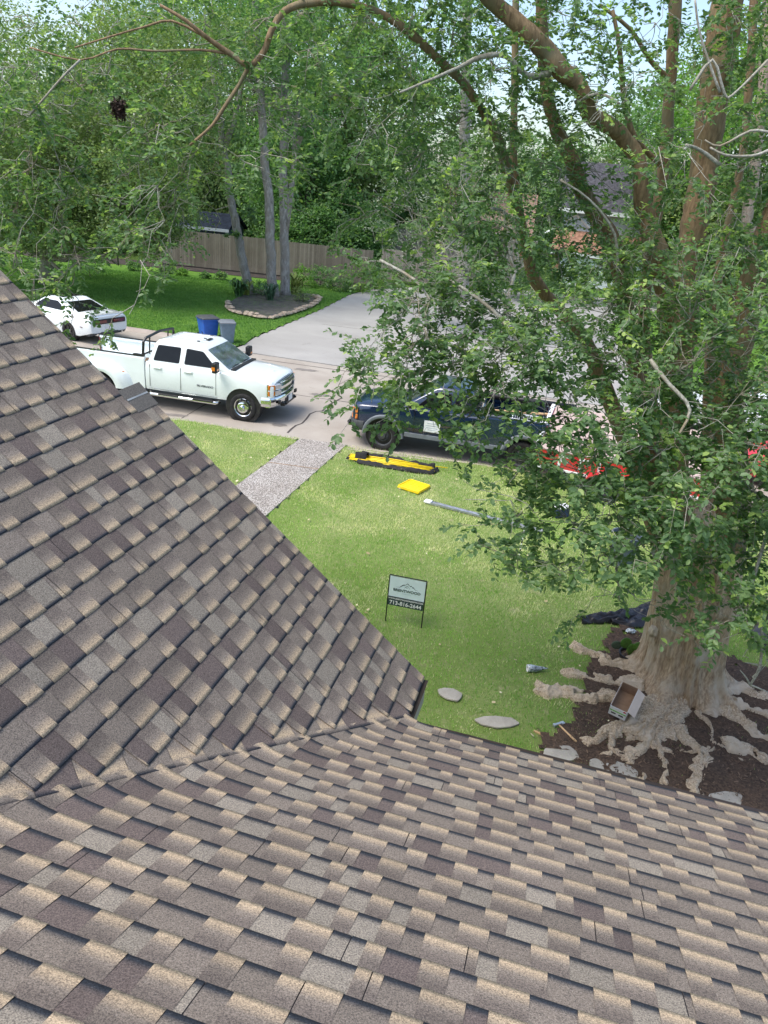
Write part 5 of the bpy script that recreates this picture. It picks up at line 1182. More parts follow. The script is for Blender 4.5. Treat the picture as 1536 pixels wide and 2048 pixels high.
def leaf_geo(P,D,L,wr=.55,fold=.25,near=True,rng=RNG):
    """P base points, D leaf directions, L lengths. returns verts, faces, colours"""
    n=len(P); D=nrm(D); up=np.tile([0,0,1.],(n,1))+rng.normal(0,.45,(n,3)); S=nrm(np.cross(D,up)); N=nrm(np.cross(S,D)); L=L[:,None]; W=L*wr/2
    if near:
        V=np.stack([P,P+D*L*.30+S*W*.85+N*W*fold,P+D*L*.70+S*W*.95+N*W*fold,P+D*L-N*W*.3,P+D*L*.70-S*W*.95+N*W*fold,P+D*L*.30-S*W*.85+N*W*fold],1); k=6
        b=np.arange(n)[:,None]*6; F=np.concatenate([b+np.array([0,1,2,3]),b+np.array([0,3,4,5])])
    else:
        V=np.stack([P,P+D*L*.5+S*W,P+D*L,P+D*L*.5-S*W],1); k=4; F=np.arange(n)[:,None]*4+np.arange(4)
    c=np.ones((n,k,4)); c[:,:,0]=rng.random(n)[:,None]; c[:,:,1]=rng.random(n)[:,None]*.97
    return V.reshape(-1,3),F,c.reshape(-1,4)
def cat(parts):
    Vs=[];Fs=[];Cs=[];o=0
    for V,F,C in parts: Vs.append(V);Fs.append(F+o);Cs.append(C);o+=len(V)
    return np.concatenate(Vs),np.concatenate(Fs),np.concatenate(Cs)
def crown_pts(ell,n,nclump,rng,spread=.16,shell=.55):
    """clumps inside an ellipsoid, leaves gaussian round each clump"""
    c=np.array(ell[:3]);r=np.array(ell[3:6]); u=nrm(rng.normal(size=(nclump,3)))*(rng.random((nclump,1))**(1/3)*(1-shell)+shell); q=c+u*r*(.75+.35*rng.random((nclump,1)))
    k=rng.integers(0,nclump,n); s=spread*float(np.mean(r))*rng.uniform(.6,1.5,(nclump,1)); P=q[k]+rng.normal(size=(n,3))*s[k]*np.array([1,1,.62]); return P,q
def make_crown(name,ells,m,parent,L=(.14,.24),wr=.55,seed=1,droop=.25,near=False):
    rng=np.random.default_rng(seed); parts=[];cl=[]
    for e,n,nc in ells:
        P,q=crown_pts(e,n,nc,rng); cl.append(q); D=rng.normal(size=(n,3))*np.array([1,1,.6]); D[:,2]-=droop; parts.append(leaf_geo(P,D,rng.uniform(L[0],L[1],n),wr,.25,near,rng))
    V,F,C=cat(parts); return np_mesh(name,V,F,m,parent,col=C),np.concatenate(cl)
def wig(a,b,k,amp,rng):
    a=np.array(a,float);b=np.array(b,float); t=np.linspace(0,1,k+1)[:,None]; P=a+(b-a)*t; L=np.linalg.norm(b-a); o=rng.normal(size=(k+1,3))*amp*L; o[0]=0;o[-1]=0; return P+o
def tree(label,cat_,base,top,r0,ells,leafm,barkm,seed=1,group=None,L=(.14,.24),name='tree',lim=10,r1=None,lean=.02,near=False,wr=.55,droop=.25):
    rng=np.random.default_rng(seed); base=np.array(base,float); top=np.array(top,float)
    e=empty(name,tuple(base),0,label,cat_,group); mb=MB()
    tp=wig((0,0,-.1),top-base,7,lean,rng); rr=np.linspace(r0,r1 or r0*.3,8); rr[0]*=1.35; mb.tube(list(tp),list(rr),10); mb.build('trunk',barkm,e,smooth=True)
    loc=[((x[0]-base[0],x[1]-base[1],x[2]-base[2])+tuple(x[3:6]),n,nc) for x,n,nc in ells]
    cr,cl=make_crown('crown',loc,leafm,e,L,wr,seed,droop,near)
    mb=MB(); sel=rng.permutation(len(cl))[:lim]
    for i in sel:
        q=cl[i]; t=np.clip((q[2]*.6)/max(tp[-1][2],.1),.15,.95); k=min(int(t*7),6); s=tp[k]; P=wig(s,q,5,.05,rng); mb.tube(list(P),list(np.linspace(r0*.32,r0*.06,6)),6)
    if len(sel): mb.build('limbs',barkm,e,smooth=True)
    return e
# ---- wood behind the fences: three crowns of different growth, repeated
protos=[]
WD=[(-170,66,-40),(-60,64,60),(60,60,110),(150,66,80),(240,64,10),(330,68,-40),(400,72,-120),(470,68,-100),(560,66,-160),(640,60,-130),(720,66,-150),(790,72,-20),(860,80,150),(1000,84,235),(1090,88,250),(1190,84,270),(1290,80,200),(1370,72,130),(1450,62,90),(1530,58,40),(1620,60,-20)]
rw=np.random.default_rng(5)
for i,(px,Y,ty2) in enumerate(WD):
    T=at(px,ty2,Y); H=float(T[2]); k=i%3
    if i<3:
        e=tree('leafy tree in the dense wood behind the fences','tree',(T[0],Y,0),(T[0]+.3,Y,H*.8),.28,[((T[0],Y,H*.60,4.6,4.0,H*.40),11000,55),((T[0],Y-1.0,H*.25,4.6,3.5,H*.22),6500,32)],[M_wood,M_leaf2,M_wood][k],M_dk,seed=20+i,group='trees of the wood behind the fences',L=(.20,.36),lim=8)
        protos.append((e,H))
    else:
        e0,H0=protos[k]; e=copy_tree(e0); e.location=(T[0],Y,0); s=rw.uniform(.92,1.2); e.scale=(s,s,H/H0); e.rotation_euler=(0,0,rw.uniform(0,6.28))
    e['label']='leafy tree in the dense wood behind the fences'
# low growth at the foot of the wood
ub=None
for i,(px,Y,h) in enumerate([(-80,57,4.2),(40,56,4.5),(140,57,4.6),(225,58,4.0),(575,57,4.8),(650,56,4.0),(740,60,4.6),(560,64,7),(640,64,8),(490,66,7),(700,58,5.5)]):
    T=at(px,430,Y)
    if ub is None: ub=tree('dark bush at the foot of the wood','bush',(T[0],Y,0),(T[0],Y,2.4),.08,[((T[0],Y,2.2,3.2,1.8,2.2),9000,50)],M_wood,M_dk,seed=77,group='bushes at the foot of the wood',L=(.14,.26),name='bush',lim=5)
    else: e=copy_tree(ub); e.location=(T[0],Y,0); e.scale=(1.1,1,h/4.4); e.rotation_euler=(0,0,i*1.3)
T=at(352,430,59.5); tree('bright lime green bush behind the fence left of the shed','bush',(T[0]-.4,59.5,0),(T[0]-.4,59.5,3.4),.09,[((T[0]-.4,59.5,4.0,1.9,1.3,2.0),3800,30)],M_lime,M_dk,seed=31,name='bush',L=(.12,.22),lim=6)
# ---- big oak on the far lawn at the left
ob=g(112,562,.1)
oak=tree('spreading oak with olive foliage on the far lawn at the left edge','oak tree',(ob[0],ob[1]-1,0),(ob[0]+.5,ob[1]-1,9),.34,
 [((-19.5,38.5,8.8,6.5,5,4.2),40000,130),((-13.2,37.5,8.0,4.2,4,4.6),26000,100),((-20.0,37.0,4.4,6,3.6,2.9),34000,110),((-13.0,37.0,4.4,3.2,3,2.0),16000,70),((-11.5,38.5,12.2,3.6,3.2,2.2),6000,40)],M_leaf2,M_lichen,seed=41,name='oak_tree',L=(.11,.20),lim=36)
T=at(237,218,6.6); rn=np.random.default_rng(12); nP=rn.normal(size=(900,3))*np.array([.020,.020,.026]); V,F,C=leaf_geo(nP,rn.normal(size=(900,3)),rn.uniform(.018,.040,900),.5,.3,True,rn)
o=np_mesh('nest',V,F,tintmat('dead_leaf',(.022,.014,.010),(.085,.05,.032)),None,col=C); o.location=tuple(T); tag(o,'shaggy dark brown ball of dry leaves caught in the branches at the upper left','nest')
def bush(label,px,py,rx_,rz_,n,m,seed,L=(.06,.12),cat_='bush',name='shrub',grp=None,ry_=None):
    q=g(px,py,.08); return tree(label,cat_,(q[0],q[1],.05),(q[0],q[1],rz_*.9),.03,[((q[0],q[1],rz_*.9,rx_,ry_ or rx_,rz_),n,26)],m,M_dk,seed=seed,group=grp,L=L,name=name,lim=4)
bush('dark round shrub under the oak left of the white coupe',75,560,1.3,.9,3000,M_wood,51)
bush('dark green shrub under the oak above the white coupe roof',180,553,1.1,.8,2600,M_wood,52)
for i,(x,y,s) in enumerate([(268,540,.45),(330,545,.4),(365,550,.35),(410,556,.3),(440,558,.4),(605,572,.5),(640,572,.6),(680,580,.6),(720,583,.8),(765,580,.9)]):
    bush('small leafy plant in the planting strip along the fence',x,y,s*(1.0 if i<5 else 1.6),s*(.7 if i<5 else 1.25),700+(900 if i>4 else 0),[M_wood,M_leaf,M_lime][i%3],60+i,L=(.08,.16),cat_='plant',grp='plants along the fence')
def spiky(label,px,py,n,h,m,seed,wd=.05,cat_='plant'):
    q=g(px,py,.1); r_=random.Random(seed); mb=MB()
    e=empty('strap_leaf_plant',(q[0],q[1],.08),0,label,cat_)
    for k in range(n):
        a=r_.uniform(0,6.28); hh=h*r_.uniform(.6,1.1); o=r_.uniform(.3,.9)*h; w_=wd; s=(-math.sin(a)*w_/2,math.cos(a)*w_/2); b=(r_.uniform(-.15,.15),r_.uniform(-.15,.15)); c_,d_=math.cos(a),math.sin(a)
        P=[(b[0],b[1],0),(b[0]+c_*o*.35,b[1]+d_*o*.35,hh*.7),(b[0]+c_*o*.75,b[1]+d_*o*.75,hh*.95),(b[0]+c_*o,b[1]+d_*o,hh*.75)]
        vs=[]; 
        for (x,y,z),f in zip(P,(.7,1,.8,.1)): vs+= [(x-s[0]*f,y-s[1]*f,z),(x+s[0]*f,y+s[1]*f,z)]
        mb.add(vs,[(0,1,3,2),(2,3,5,4),(4,5,7,6)])
    mb.build('leaves',m,e,fix=False); return e
Mst1=simple('strap_green',(.06,.15,.04),.5,var=.3,vs=3); Mst2=simple('strap_yellow',(.28,.36,.07),.5,var=.3,vs=3)
spiky('dark and yellow strap leaved plant left of the leaning trunk',478,592,60,.9,Mst1,1,.09); spiky('yellow green strap leaved plant at the left of the ring bed',492,590,26,.75,Mst2,2,.10)
spiky('blue green grassy clump in front of the middle trunk',540,600,90,.9,simple('grassy_green',(.07,.16,.08),.6,var=.3),3,.04); spiky('yellow green broad leaved plant right of the right trunk',588,588,40,1.2,Mst2,4,.12)
bush('twiggy pale green bush right of the three trunks',606,604,.55,.55,900,M_leaf2,71,L=(.06,.11),cat_='bush'); bush('dark green bush between the pine trunks',522,590,.5,.5,800,M_wood,72)
# ---- the three pale trunks in the ring
def pxpath(pts,Y): return [at(x,y,Y) for x,y in pts]
def trunk_tree(label,pts,Y,rpx,ells,leafm,seed,name='pine_tree',barkm=None,L=(.10,.18),forks=(),twigs=()):
    rng=np.random.default_rng(seed); P=pxpath(pts,Y); P[0]=g(pts[0][0],pts[0][1],.05); P[0][1]=Y; 
    b=np.array([P[0][0],Y,0.]); e=empty(name,tuple(b),0,label,'tree'); loc=[p-b for p in P]; loc[0][2]=-.05
    # smooth resample
    A=np.array(loc); t=np.linspace(0,len(A)-1,len(A)*4); Q=np.stack([np.interp(t,range(len(A)),A[:,i]) for i in range(3)],1); Q[1:-1]+=rng.normal(0,.025,(len(Q)-2,3))
    R=np.interp(t,[0,.3,len(A)-1],[rpx[0]*1.35,rpx[0],rpx[1]])/38.0
    mb=MB(); mb.tube(list(Q),list(R),12); mb.build('trunk',barkm or M_pine,e,smooth=True)
    for f in forks:
        F_=[p-b for p in pxpath(f,Y)]; mb=MB(); mb.tube(F_,list(np.linspace(rpx[0]*.7/38,rpx[1]*.6/38,len(F_))),9); mb.build('fork',barkm or M_pine,e,smooth=True)
    if twigs:
        mb=MB()
        for (x,y,n,rad_) in twigs:
            c=at(x,y,Y)-b
            for k in range(n):
                d=nrm(rng.normal(size=3)*np.array([1,.8,.6]))*rad_/38*rng.uniform(.5,1); s=c+rng.normal(size=3)*.12; M_=wig(s,s+d,4,.10,rng); mb.tube(list(M_),[.030,.024,.018,.012,.006],5)
                for q in range(2): j=rng.integers(1,4); mb.tube([M_[j],M_[j]+d*.35+rng.normal(size=3)*.25],[.015,.005],4)
        mb.build('bare_twigs',M_lichen,e,smooth=True)
    ll=[]
    for (x,y,rx_,ry_,n,nc) in ells: c=at(x,y,Y-.5)-b; ll.append(((c[0],c[1],c[2],rx_/38,rx_/38,ry_/38),n,nc))
    if ll: make_crown('crown',ll,leafm,e,L,.5,seed)
    return e
trunk_tree('leaning pale trunk with leafy side shoots, left of the three in the stone ring',[(500,590),(488,540),(480,490),(470,440),(462,400),(455,340),(446,300),(440,240),(425,150)],42.5,(10,5),[(492,430,20,20,350,6),(462,470,16,12,200,4),(430,240,60,60,1500,20),(400,130,90,60,2200,30)],M_leaf,81,barkm=M_pine,L=(.12,.22),forks=[[(446,300),(470,240),(480,180)]],twigs=[(480,210,6,60)])
trunk_tree('straight tall pale trunk, middle of the three in the stone ring',[(546,594),(542,520),(540,460),(538,400),(531,330),(526,260),(521,190),(517,120),(510,0),(505,-120)],42.4,(10.5,6),[(520,40,95,60,2600,36),(590,60,80,80,2400,32),(480,-20,80,50,1500,20)],M_wood,82,L=(.12,.22),twigs=[(520,175,22,70),(560,200,14,60),(510,220,10,45)])
trunk_tree('darker straight trunk with a fork, right of the three in the stone ring',[(571,592),(570,520),(568,450),(567,380),(567,300),(569,230),(572,120),(575,0),(578,-120)],43.2,(10,7),[(600,190,70,70,2200,30),(650,90,80,70,2600,34),(640,280,50,40,900,14)],M_wood,83,L=(.12,.22),forks=[[(569,480),(580,400),(588,330),(591,270),(600,180)],[(588,300),(610,255),(630,230)]],twigs=[(600,235,8,50)])
trunk_tree('tall pale grey trunk rising behind the leaves in the middle of the picture',[(925,600),(926,520),(928,430),(929,330),(930,230),(932,120),(934,0),(936,-120)],48,(15,9),[(880,110,120,80,2600,36),(960,60,90,60,1500,24),(900,250,90,60,1400,22)],M_wood,84,L=(.14,.24),twigs=[(930,160,16,70),(940,250,10,50)])
trunk_tree('pinkish brown pine trunk at the right behind the leaning stems',[(1480,560),(1492,460),(1504,380),(1514,300),(1524,200),(1532,80),(1540,-60)],40,(11,8),[(1490,120,110,90,2600,34),(1400,230,90,80,2200,28),(1440,330,60,60,1000,16)],M_lime,85,barkm=bark('pink_pine_bark',(.22,.15,.12),(.46,.36,.31)),L=(.14,.24))
# pale twiggy small tree over the right part of the driveway, and a bush on the right lawn
T=at(880,400,38); tree('small tree with pale grey green leaves beyond the driveway','tree',(T[0],38,0),(T[0],38,4.5),.10,[((T[0]-1.2,38,5.0,2.6,1.8,1.7),1800,40),((T[0]+2.4,38,5.8,2.2,1.8,1.4),1300,26),((T[0]+3,38.5,3.4,2,1.5,1.2),900,20)],M_pale,M_lichen,seed=91,L=(.10,.18),lim=40,wr=.4)
T=at(1060,330,36); tree('small garden tree with green leaves left of the two storey house','tree',(T[0],36,0),(T[0],36,6),.13,[((T[0],36,6.3,2.6,2,1.6),2600,34),((T[0]-3,36.5,4.4,2.2,1.6,1.3),1600,24)],M_leaf,M_lichen,seed=92,L=(.12,.2),lim=30)
bush('bright green bush on the lawn across the street at the right edge',1480,830,1.6,1.1,3200,M_lime,93,L=(.10,.18)); bush('yellow green bush on the lawn across the street by the white car',1390,720,1.6,1.0,3000,M_lime,94,L=(.10,.18)); bush('dark hedge bush in front of the two storey house',1150,600,2.4,1.3,3600,M_leaf,95,L=(.14,.24)); bush('round bush beside the garage doors',1300,610,2.0,1.1,2800,M_wood,96,L=(.14,.24))
bush('dark shrub at the end of the driveway in the middle',985,585,2.0,1.3,3000,M_wood,97,L=(.14,.24)); bush('leafy shrub beside the dark shrub at the driveway end',1060,600,1.8,1.6,3000,M_leaf,98,L=(.14,.24))
# ================================================================ THE BIG MULTI-STEMMED TREE
rt=np.random.default_rng(17); YB=9.35
cb=np.array([4.86,YB,0.0]); myrtle=empty('crape_myrtle',tuple(cb),0,'huge multi stemmed tree with fluted pale base and bleached roots at the right','tree')
def toL(P): return np.array(P)-cb
rows=[(1010,1404,30),(1040,1404,50),(1070,1403,66),(1095,1402,74),(1120,1400,78),(1150,1396,79),(1200,1388,77),(1250,1380,76),(1300,1370,75),(1340,1364,80),(1365,1360,86)]
rings=[];NS=150
cxs=[];
def trunk_ring(c,r,z,amp,k):
    out=[]
    for i in range(NS):
        a=2*math.pi*i/NS; tw=.25*z
        lob=.5*math.sin(5*(a+tw)+.6)+.35*math.sin(9*(a+tw)+2.1+z*.6)+.25*math.sin(14*(a-tw*.6)+1.0)
        rid=(mnoise.noise(Vector((math.cos(a)*3.2,math.sin(a)*3.2,z*.55+3)))*.9+mnoise.noise(Vector((math.cos(a)*9,math.sin(a)*9,z*.8)))*.38+mnoise.noise(Vector((math.cos(a)*22,math.sin(a)*22,z*1.2)))*.14)
        rr=r*(1+amp*1.6*lob+.22*rid); out.append((c[0]+rr*math.cos(a),c[1]+rr*math.sin(a),z))
    return out
prof=[]
for py,cx_,hw_ in rows:
    P=at(cx_,py,YB); prof.append((P[2],P[0],hw_/pxm(P)))
prof=sorted(prof); zs_=[p[0] for p in prof]; 
zt=prof[-1][0]; xs0=float(np.interp(0.05,zs_,[p[1] for p in prof]))
for z in list(np.linspace(0,.5,14))+list(np.linspace(.56,zt,38)):
    x=float(np.interp(z,zs_,[p[1] for p in prof])); r=float(np.interp(z,zs_,[p[2] for p in prof])); fl=max(0,1-z/.55); r=r*(1+.30*fl**2.2); amp=.045+.16*fl**1.6
    rings.append([tuple(toL(q)) for q in trunk_ring((x,YB),r,z,amp,0)])
mb=MB(); mb.loft(rings,caps=False); top_c=tuple(np.mean(np.array(rings[-1]),axis=0)-np.array([0,0,.25])); b0=len(mb.v)-NS; mb.v.append(top_c); 
for i in range(NS): mb.f.append((b0+i,b0+(i+1)%NS,len(mb.v)-1)); mb.mi.append(0)
mb.build('trunk',M_base,myrtle,smooth=True)
# burl on the right of the trunk
def lump(px,py,Y,rx_,ry_,rz_,m,name,seed):
    P=toL(at(px,py,Y)); bm=bmesh.new(); bmesh.ops.create_icosphere(bm,subdivisions=4,radius=1)
    for v in bm.verts: d=mnoise.noise(v.co*1.6+Vector((seed,0,0)))*.35+mnoise.noise(v.co*5+Vector((0,seed,0)))*.12; v.co=v.co*(1+d); v.co=Vector((v.co.x*rx_+P[0],v.co.y*ry_+P[1],v.co.z*rz_+P[2]))
    me=bpy.data.meshes.new(name); bm.to_mesh(me); bm.free(); return link_mesh(name,me,m,myrtle,True)
lump(1440,1215,9.05,.26,.25,.34,M_base,'burl',2); lump(1306,1262,9.1,.06,.08,.08,M_base,'burl',5)
# bleached surface roots: one gnarled mass per root, a real height field with holes and ragged ends
def root(pts,wd,n,seed):
    W=np.array([g(x,y,.06)[:2] for x,y in pts]); W=np.concatenate([[W[0]*.45+np.array([4.9,9.35])*.55],W]) if seed not in (750,850) else W; wd=wd*1.5
    x0,y0=W.min(0)-.35; x1,y1=W.max(0)+.35; st=.016; xs=np.arange(x0,x1,st); ys=np.arange(y0,y1,st); X,Y=np.meshgrid(xs,ys)
    A=(vnoise(X,Y,3.5,seed)-.5)*.22+(vnoise(X,Y,11,seed+3)-.5)*.09; B=(vnoise(X,Y,3.5,seed+7)-.5)*.22+(vnoise(X,Y,11,seed+9)-.5)*.09
    Xd=X+A;Yd=Y+B; best=np.full(X.shape,9.);U=np.zeros(X.shape);Vv=np.zeros(X.shape);Ln=np.concatenate([[0],np.cumsum(np.linalg.norm(np.diff(W,axis=0),axis=1))])
    for i in range(len(W)-1):
        d=W[i+1]-W[i];L=np.linalg.norm(d);d=d/L; px=Xd-W[i][0];py=Yd-W[i][1]; t=np.clip(px*d[0]+py*d[1],0,L); qx=px-t*d[0];qy=py-t*d[1]; r=np.hypot(qx,qy); m=r<best; best=np.where(m,r,best); U=np.where(m,Ln[i]+t,U); Vv=np.where(m,(px*-d[1]+py*d[0]),Vv)
    f=U/Ln[-1]; wl=wd*(1.15-.50*f)*(.65+.75*vnoise(X,Y,5,seed+21)); h=1-(best/wl)**2
    h=np.where(h>0,h**.6,h); hole=(vnoise(X,Y,6.5,seed+31)>.74+.14*(1-f))&(f>.3); stre=vnoise(U,Vv,1,seed+41)
    ridge=np.abs(vnoise(U*5,Vv*30,1,seed+43)-.5)*2; ridge2=vnoise(U*14,Vv*70,1,seed+45)
    Z=.02+h*(.17-.07*f)*(wd/.15)**.5+ (ridge-.5)*.065*np.clip(h*3,0,1)+(ridge2-.5)*.018+(vnoise(X,Y,22,seed+47)-.5)*.022
    Z=np.where(hole,-.05,Z); keep=(h>-.25)
    nx=len(xs); V=np.stack([(X-cb[0]).ravel(),(Y-cb[1]).ravel(),np.maximum(Z,-.03).ravel()],1); idx=np.arange(len(V)).reshape(X.shape)
    F=np.stack([idx[:-1,:-1],idx[:-1,1:],idx[1:,1:],idx[1:,:-1]],-1).reshape(-1,4); k=keep.ravel()[F].all(1)&(Z.ravel()[F].max(1)>.0)
    np_mesh('root',V,F[k],M_root,myrtle,smooth=True)
for i,(p,w_,n) in enumerate([([(1300,1345),(1255,1332),(1215,1322),(1180,1305),(1160,1294)],.10,6),([(1310,1375),(1255,1368),(1205,1362),(1165,1350),(1130,1347)],.11,7),([(1290,1412),(1235,1400),(1190,1405),(1150,1392),(1105,1382),(1080,1372)],.12,7),
    ([(1310,1440),(1262,1450),(1225,1462),(1198,1480),(1180,1486)],.09,5),([(1260,1455),(1225,1470),(1215,1495),(1235,1515)],.10,6),([(1330,1445),(1300,1472),(1272,1500),(1262,1530),(1270,1565)],.09,6),([(1335,1450),(1318,1490),(1322,1525),(1332,1570)],.07,4),([(1345,1445),(1378,1475),(1398,1508),(1400,1550),(1392,1585)],.09,5),([(1300,1490),(1350,1505),(1392,1500),(1420,1495)],.07,4),
    ([(1440,1425),(1478,1440),(1500,1458),(1515,1470)],.05,3),([(1420,1480),(1455,1500),(1478,1520),(1490,1528)],.045,3),([(1462,1490),(1500,1500),(1530,1522),(1570,1530)],.08,5),([(1440,1385),(1480,1375),(1520,1388),(1560,1400)],.10,6),([(1455,1400),(1500,1420),(1545,1440),(1590,1450)],.08,4),([(1500,1468),(1540,1478),(1580,1500)],.08,5),([(1270,1470),(1240,1500),(1215,1510)],.08,5)]): root(p,w_,n,300+50*i)
# stems
STEM=[]   # sampled world points with radius, for branch attachment
def stem(pts,name='limb',m=None,nseg=4,jit=.012,n=14):
    """pts: (px,py,half width px,Y)"""
    A=[];
    th_=.72 if m is M_lichen else (.78 if name=='branch' else .92)
    for x,y,hw_,Y in pts: P=at(x,y,Y); A.append((*P,th_*hw_/pxm(P)))
    A=np.array(A); k=len(A); t=np.linspace(0,k-1,(k-1)*nseg+1)
    # Catmull-Rom
    def cr(t):
        i=int(min(t,k-1-1e-6)); f=t-i; p0=A[max(i-1,0)];p1=A[i];p2=A[min(i+1,k-1)];p3=A[min(i+2,k-1)]
        return .5*((2*p1)+(-p0+p2)*f+(2*p0-5*p1+4*p2-p3)*f*f+(-p0+3*p1-3*p2+p3)*f**3)
    Q=np.array([cr(x) for x in t]); Q[1:-1,:3]+=rt.normal(0,1,(len(Q)-2,3))*Q[1:-1,3:4]*.04; Q[:,3]=np.maximum(Q[:,3],.003)*(1+rt.normal(0,.015,len(Q)))
    mb=MB(); mb.tube([toL(q[:3]) for q in Q],list(Q[:,3]),n)
    for i in range(len(mb.v)):
        v=Vector(mb.v[i]); 
        r_=float(Q[min(i//n,len(Q)-1),3]); d=(mnoise.noise(Vector((v.x*7,v.y*7,v.z*2.5)))*.16+mnoise.noise(Vector((v.x*24,v.y*24,v.z*6)))*.05)*r_; mb.v[i]=(v.x+d,v.y+d,v.z)
    mb.build(name,m or M_barkA,myrtle,smooth=True)
    for q in Q: STEM.append(q)
Yb=9.35
stem([(1362,1180,46,Yb),(1350,1100,38,Yb),(1345,1000,32,9.3),(1348,900,31,9.2),(1352,800,31,9.1),(1356,700,34,9.1),(1356,620,44,9.1),(1362,560,34,9.1),(1378,500,31,9.1),(1392,430,29,9.1),(1408,330,29,9.2),(1420,240,30,9.2),(1438,120,33,9.3),(1456,10,33,9.3),(1475,-120,28,9.3),(1490,-260,20,9.3)],nseg=5,n=18)
stem([(1348,640,30,9.05),(1335,570,27,9.0),(1312,500,24,8.9),(1290,425,20,8.9),(1282,375,17,8.8),(1277,323,16,8.8),(1250,280,17,8.8),(1220,252,18,8.7),(1182,232,17,8.7),(1170,195,17,8.6),(1150,162,18,8.6),(1120,140,20,8.5),(1088,98,21,8.5),(1056,64,19,8.4),(1010,25,17,8.4),(968,-15,16,8.3),(900,-120,13,8.2)],n=16)
stem([(1345,1150,34,9.3),(1305,1020,24,9.4),(1262,900,20,9.5),(1210,780,17,9.6),(1170,680,15,9.6),(1118,620,13,9.6),(1070,560,13,9.6),(1055,500,12,9.6),(1042,440,9,9.6),(1029,340,8,9.6),(1028,230,8,9.6),(1030,110,8,9.6),(1032,-20,7,9.6),(1030,-120,5,9.6)])
stem([(1355,1150,30,9.5),(1325,1000,20,9.6),(1290,850,16,9.6),(1262,700,15,9.5),(1250,600,17,9.4),(1240,540,19,9.3),(1222,480,19,9.2),(1185,420,18,9.2),(1158,365,17,9.1),(1140,310,16,9.1),(1118,270,15,9.1),(1098,205,13,9.1),(1088,140,13,9.1),(1083,60,13,9.1),(1083,-30,12,9.1),(1080,-130,8,9.1)])
stem([(1372,1150,26,9.6),(1342,1000,16,9.8),(1305,820,13,9.8),(1290,680,12,9.8),(1290,600,12,9.8),(1300,500,12,9.7),(1318,400,13,9.7),(1330,300,13,9.7),(1338,200,12,9.7),(1345,100,13,9.7),(1350,0,14,9.7),(1352,-120,10,9.7)])
stem([(1430,1180,44,9.3),(1452,1100,38,9.2),(1466,1000,34,9.1),(1462,900,32,9.0),(1455,820,31,8.9),(1462,740,30,8.9),(1482,660,30,8.9),(1498,590,28,8.9),(1515,520,26,8.9),(1536,460,25,8.9),(1565,390,24,8.9),(1600,300,20,8.9)],n=16)
stem([(1420,1160,30,9.5),(1418,1000,18,9.9),(1416,850,13,10),(1420,700,11,10),(1430,600,10,10),(1445,500,9,10),(1468,400,9,10),(1488,290,8,10),(1500,150,9,10),(1508,0,9,10),(1512,-100,7,10)])
stem([(1056,500,10,9.6),(1030,400,10,9.4),(1012,330,11,9.2),(990,265,12,9.0),(960,215,10,8.9),(925,165,9,8.8),(880,122,9,8.7),(820,66,9,8.6),(760,27,8,8.5),(690,6,8,8.4),(620,6,8,8.3),(570,22,7.5,8.2),(543,62,7,8.1),(528,102,7,8.1),(500,130,6,8.0),(462,108,6,8.0),(420,80,5,7.9),(370,40,4,7.8),(320,10,3,7.8)],n=10)
def br(pts,m=None): stem(pts,'branch',m,3,n=7)
br([(500,130,6,8.0),(478,170,5,8.0),(450,212,5,7.9),(425,250,4,7.9),(380,290,3,7.8)]); br([(462,108,4,8.0),(400,100,3,7.9),(310,102,2.6,7.8),(235,98,2.4,7.7),(160,120,2,7.6),(60,95,2,7.6)])
br([(420,80,3.5,7.9),(345,42,3,7.9),(285,55,2.6,7.8),(225,72,2.3,7.7),(150,95,2,7.7)]); br([(160,120,3,7.6),(120,160,3,7.5),(60,230,2.5,7.4)],M_lichen)
br([(1150,140,10,8.6),(1105,143,9,8.5),(1055,152,8,8.4),(1012,112,7,8.3),(962,114,7,8.2),(915,136,5,8.1),(860,160,4,8.0),(800,185,3,7.9)],M_lichen)
br([(1150,205,6,8.6),(1180,192,5,8.5),(1205,188,4,8.4),(1240,208,3,8.3)],M_lichen); br([(1345,165,7,9.7),(1300,120,6,9.6),(1262,60,5,9.5),(1200,10,4,9.4)])
br([(1235,560,5,8.4),(1230,470,4,8.3),(1180,400,3,8.2),(1120,360,3,8.2)],M_lichen); br([(1322,330,8,9.6),(1290,300,7,9.5),(1262,260,8,9.4),(1246,180,7,9.4),(1240,100,6,9.3),(1225,20,5,9.3)])
br([(1440,330,6,8.2),(1400,300,5,8.2),(1372,290,4,8.1)],M_lichen)
br([(1600,270,7,6.8),(1540,300,5,6.8),(1500,312,4,6.8),(1450,310,3.5,6.7),(1420,295,3,6.7)],M_lichen); br([(1540,265,4,6.8),(1500,262,3.5,6.8),(1440,292,3,6.8),(1410,280,2,6.8)],M_lichen)
br([(1440,185,4,7.6),(1420,130,3.5,7.6),(1398,60,3,7.6),(1390,0,3,7.6)],M_lichen); br([(1380,180,4,7.6),(1425,120,4,7.6),(1448,185,4,7.6),(1465,190,3,7.6),(1536,120,4,7.6)],M_lichen)
br([(1300,720,6,7.0),(1340,770,6,6.8),(1380,820,5,6.7),(1350,880,3,6.6)],M_lichen); br([(1536,1060,5,6.6),(1490,1230,4,6.5),(1522,1250,4,6.5),(1520,1330,4,6.4),(1500,1370,3,6.4)],M_lichen)
br([(1210,1050,5,6.5),(1232,1130,4,6.4),(1236,1180,3,6.4),(1240,1200,2,6.4)],M_lichen)
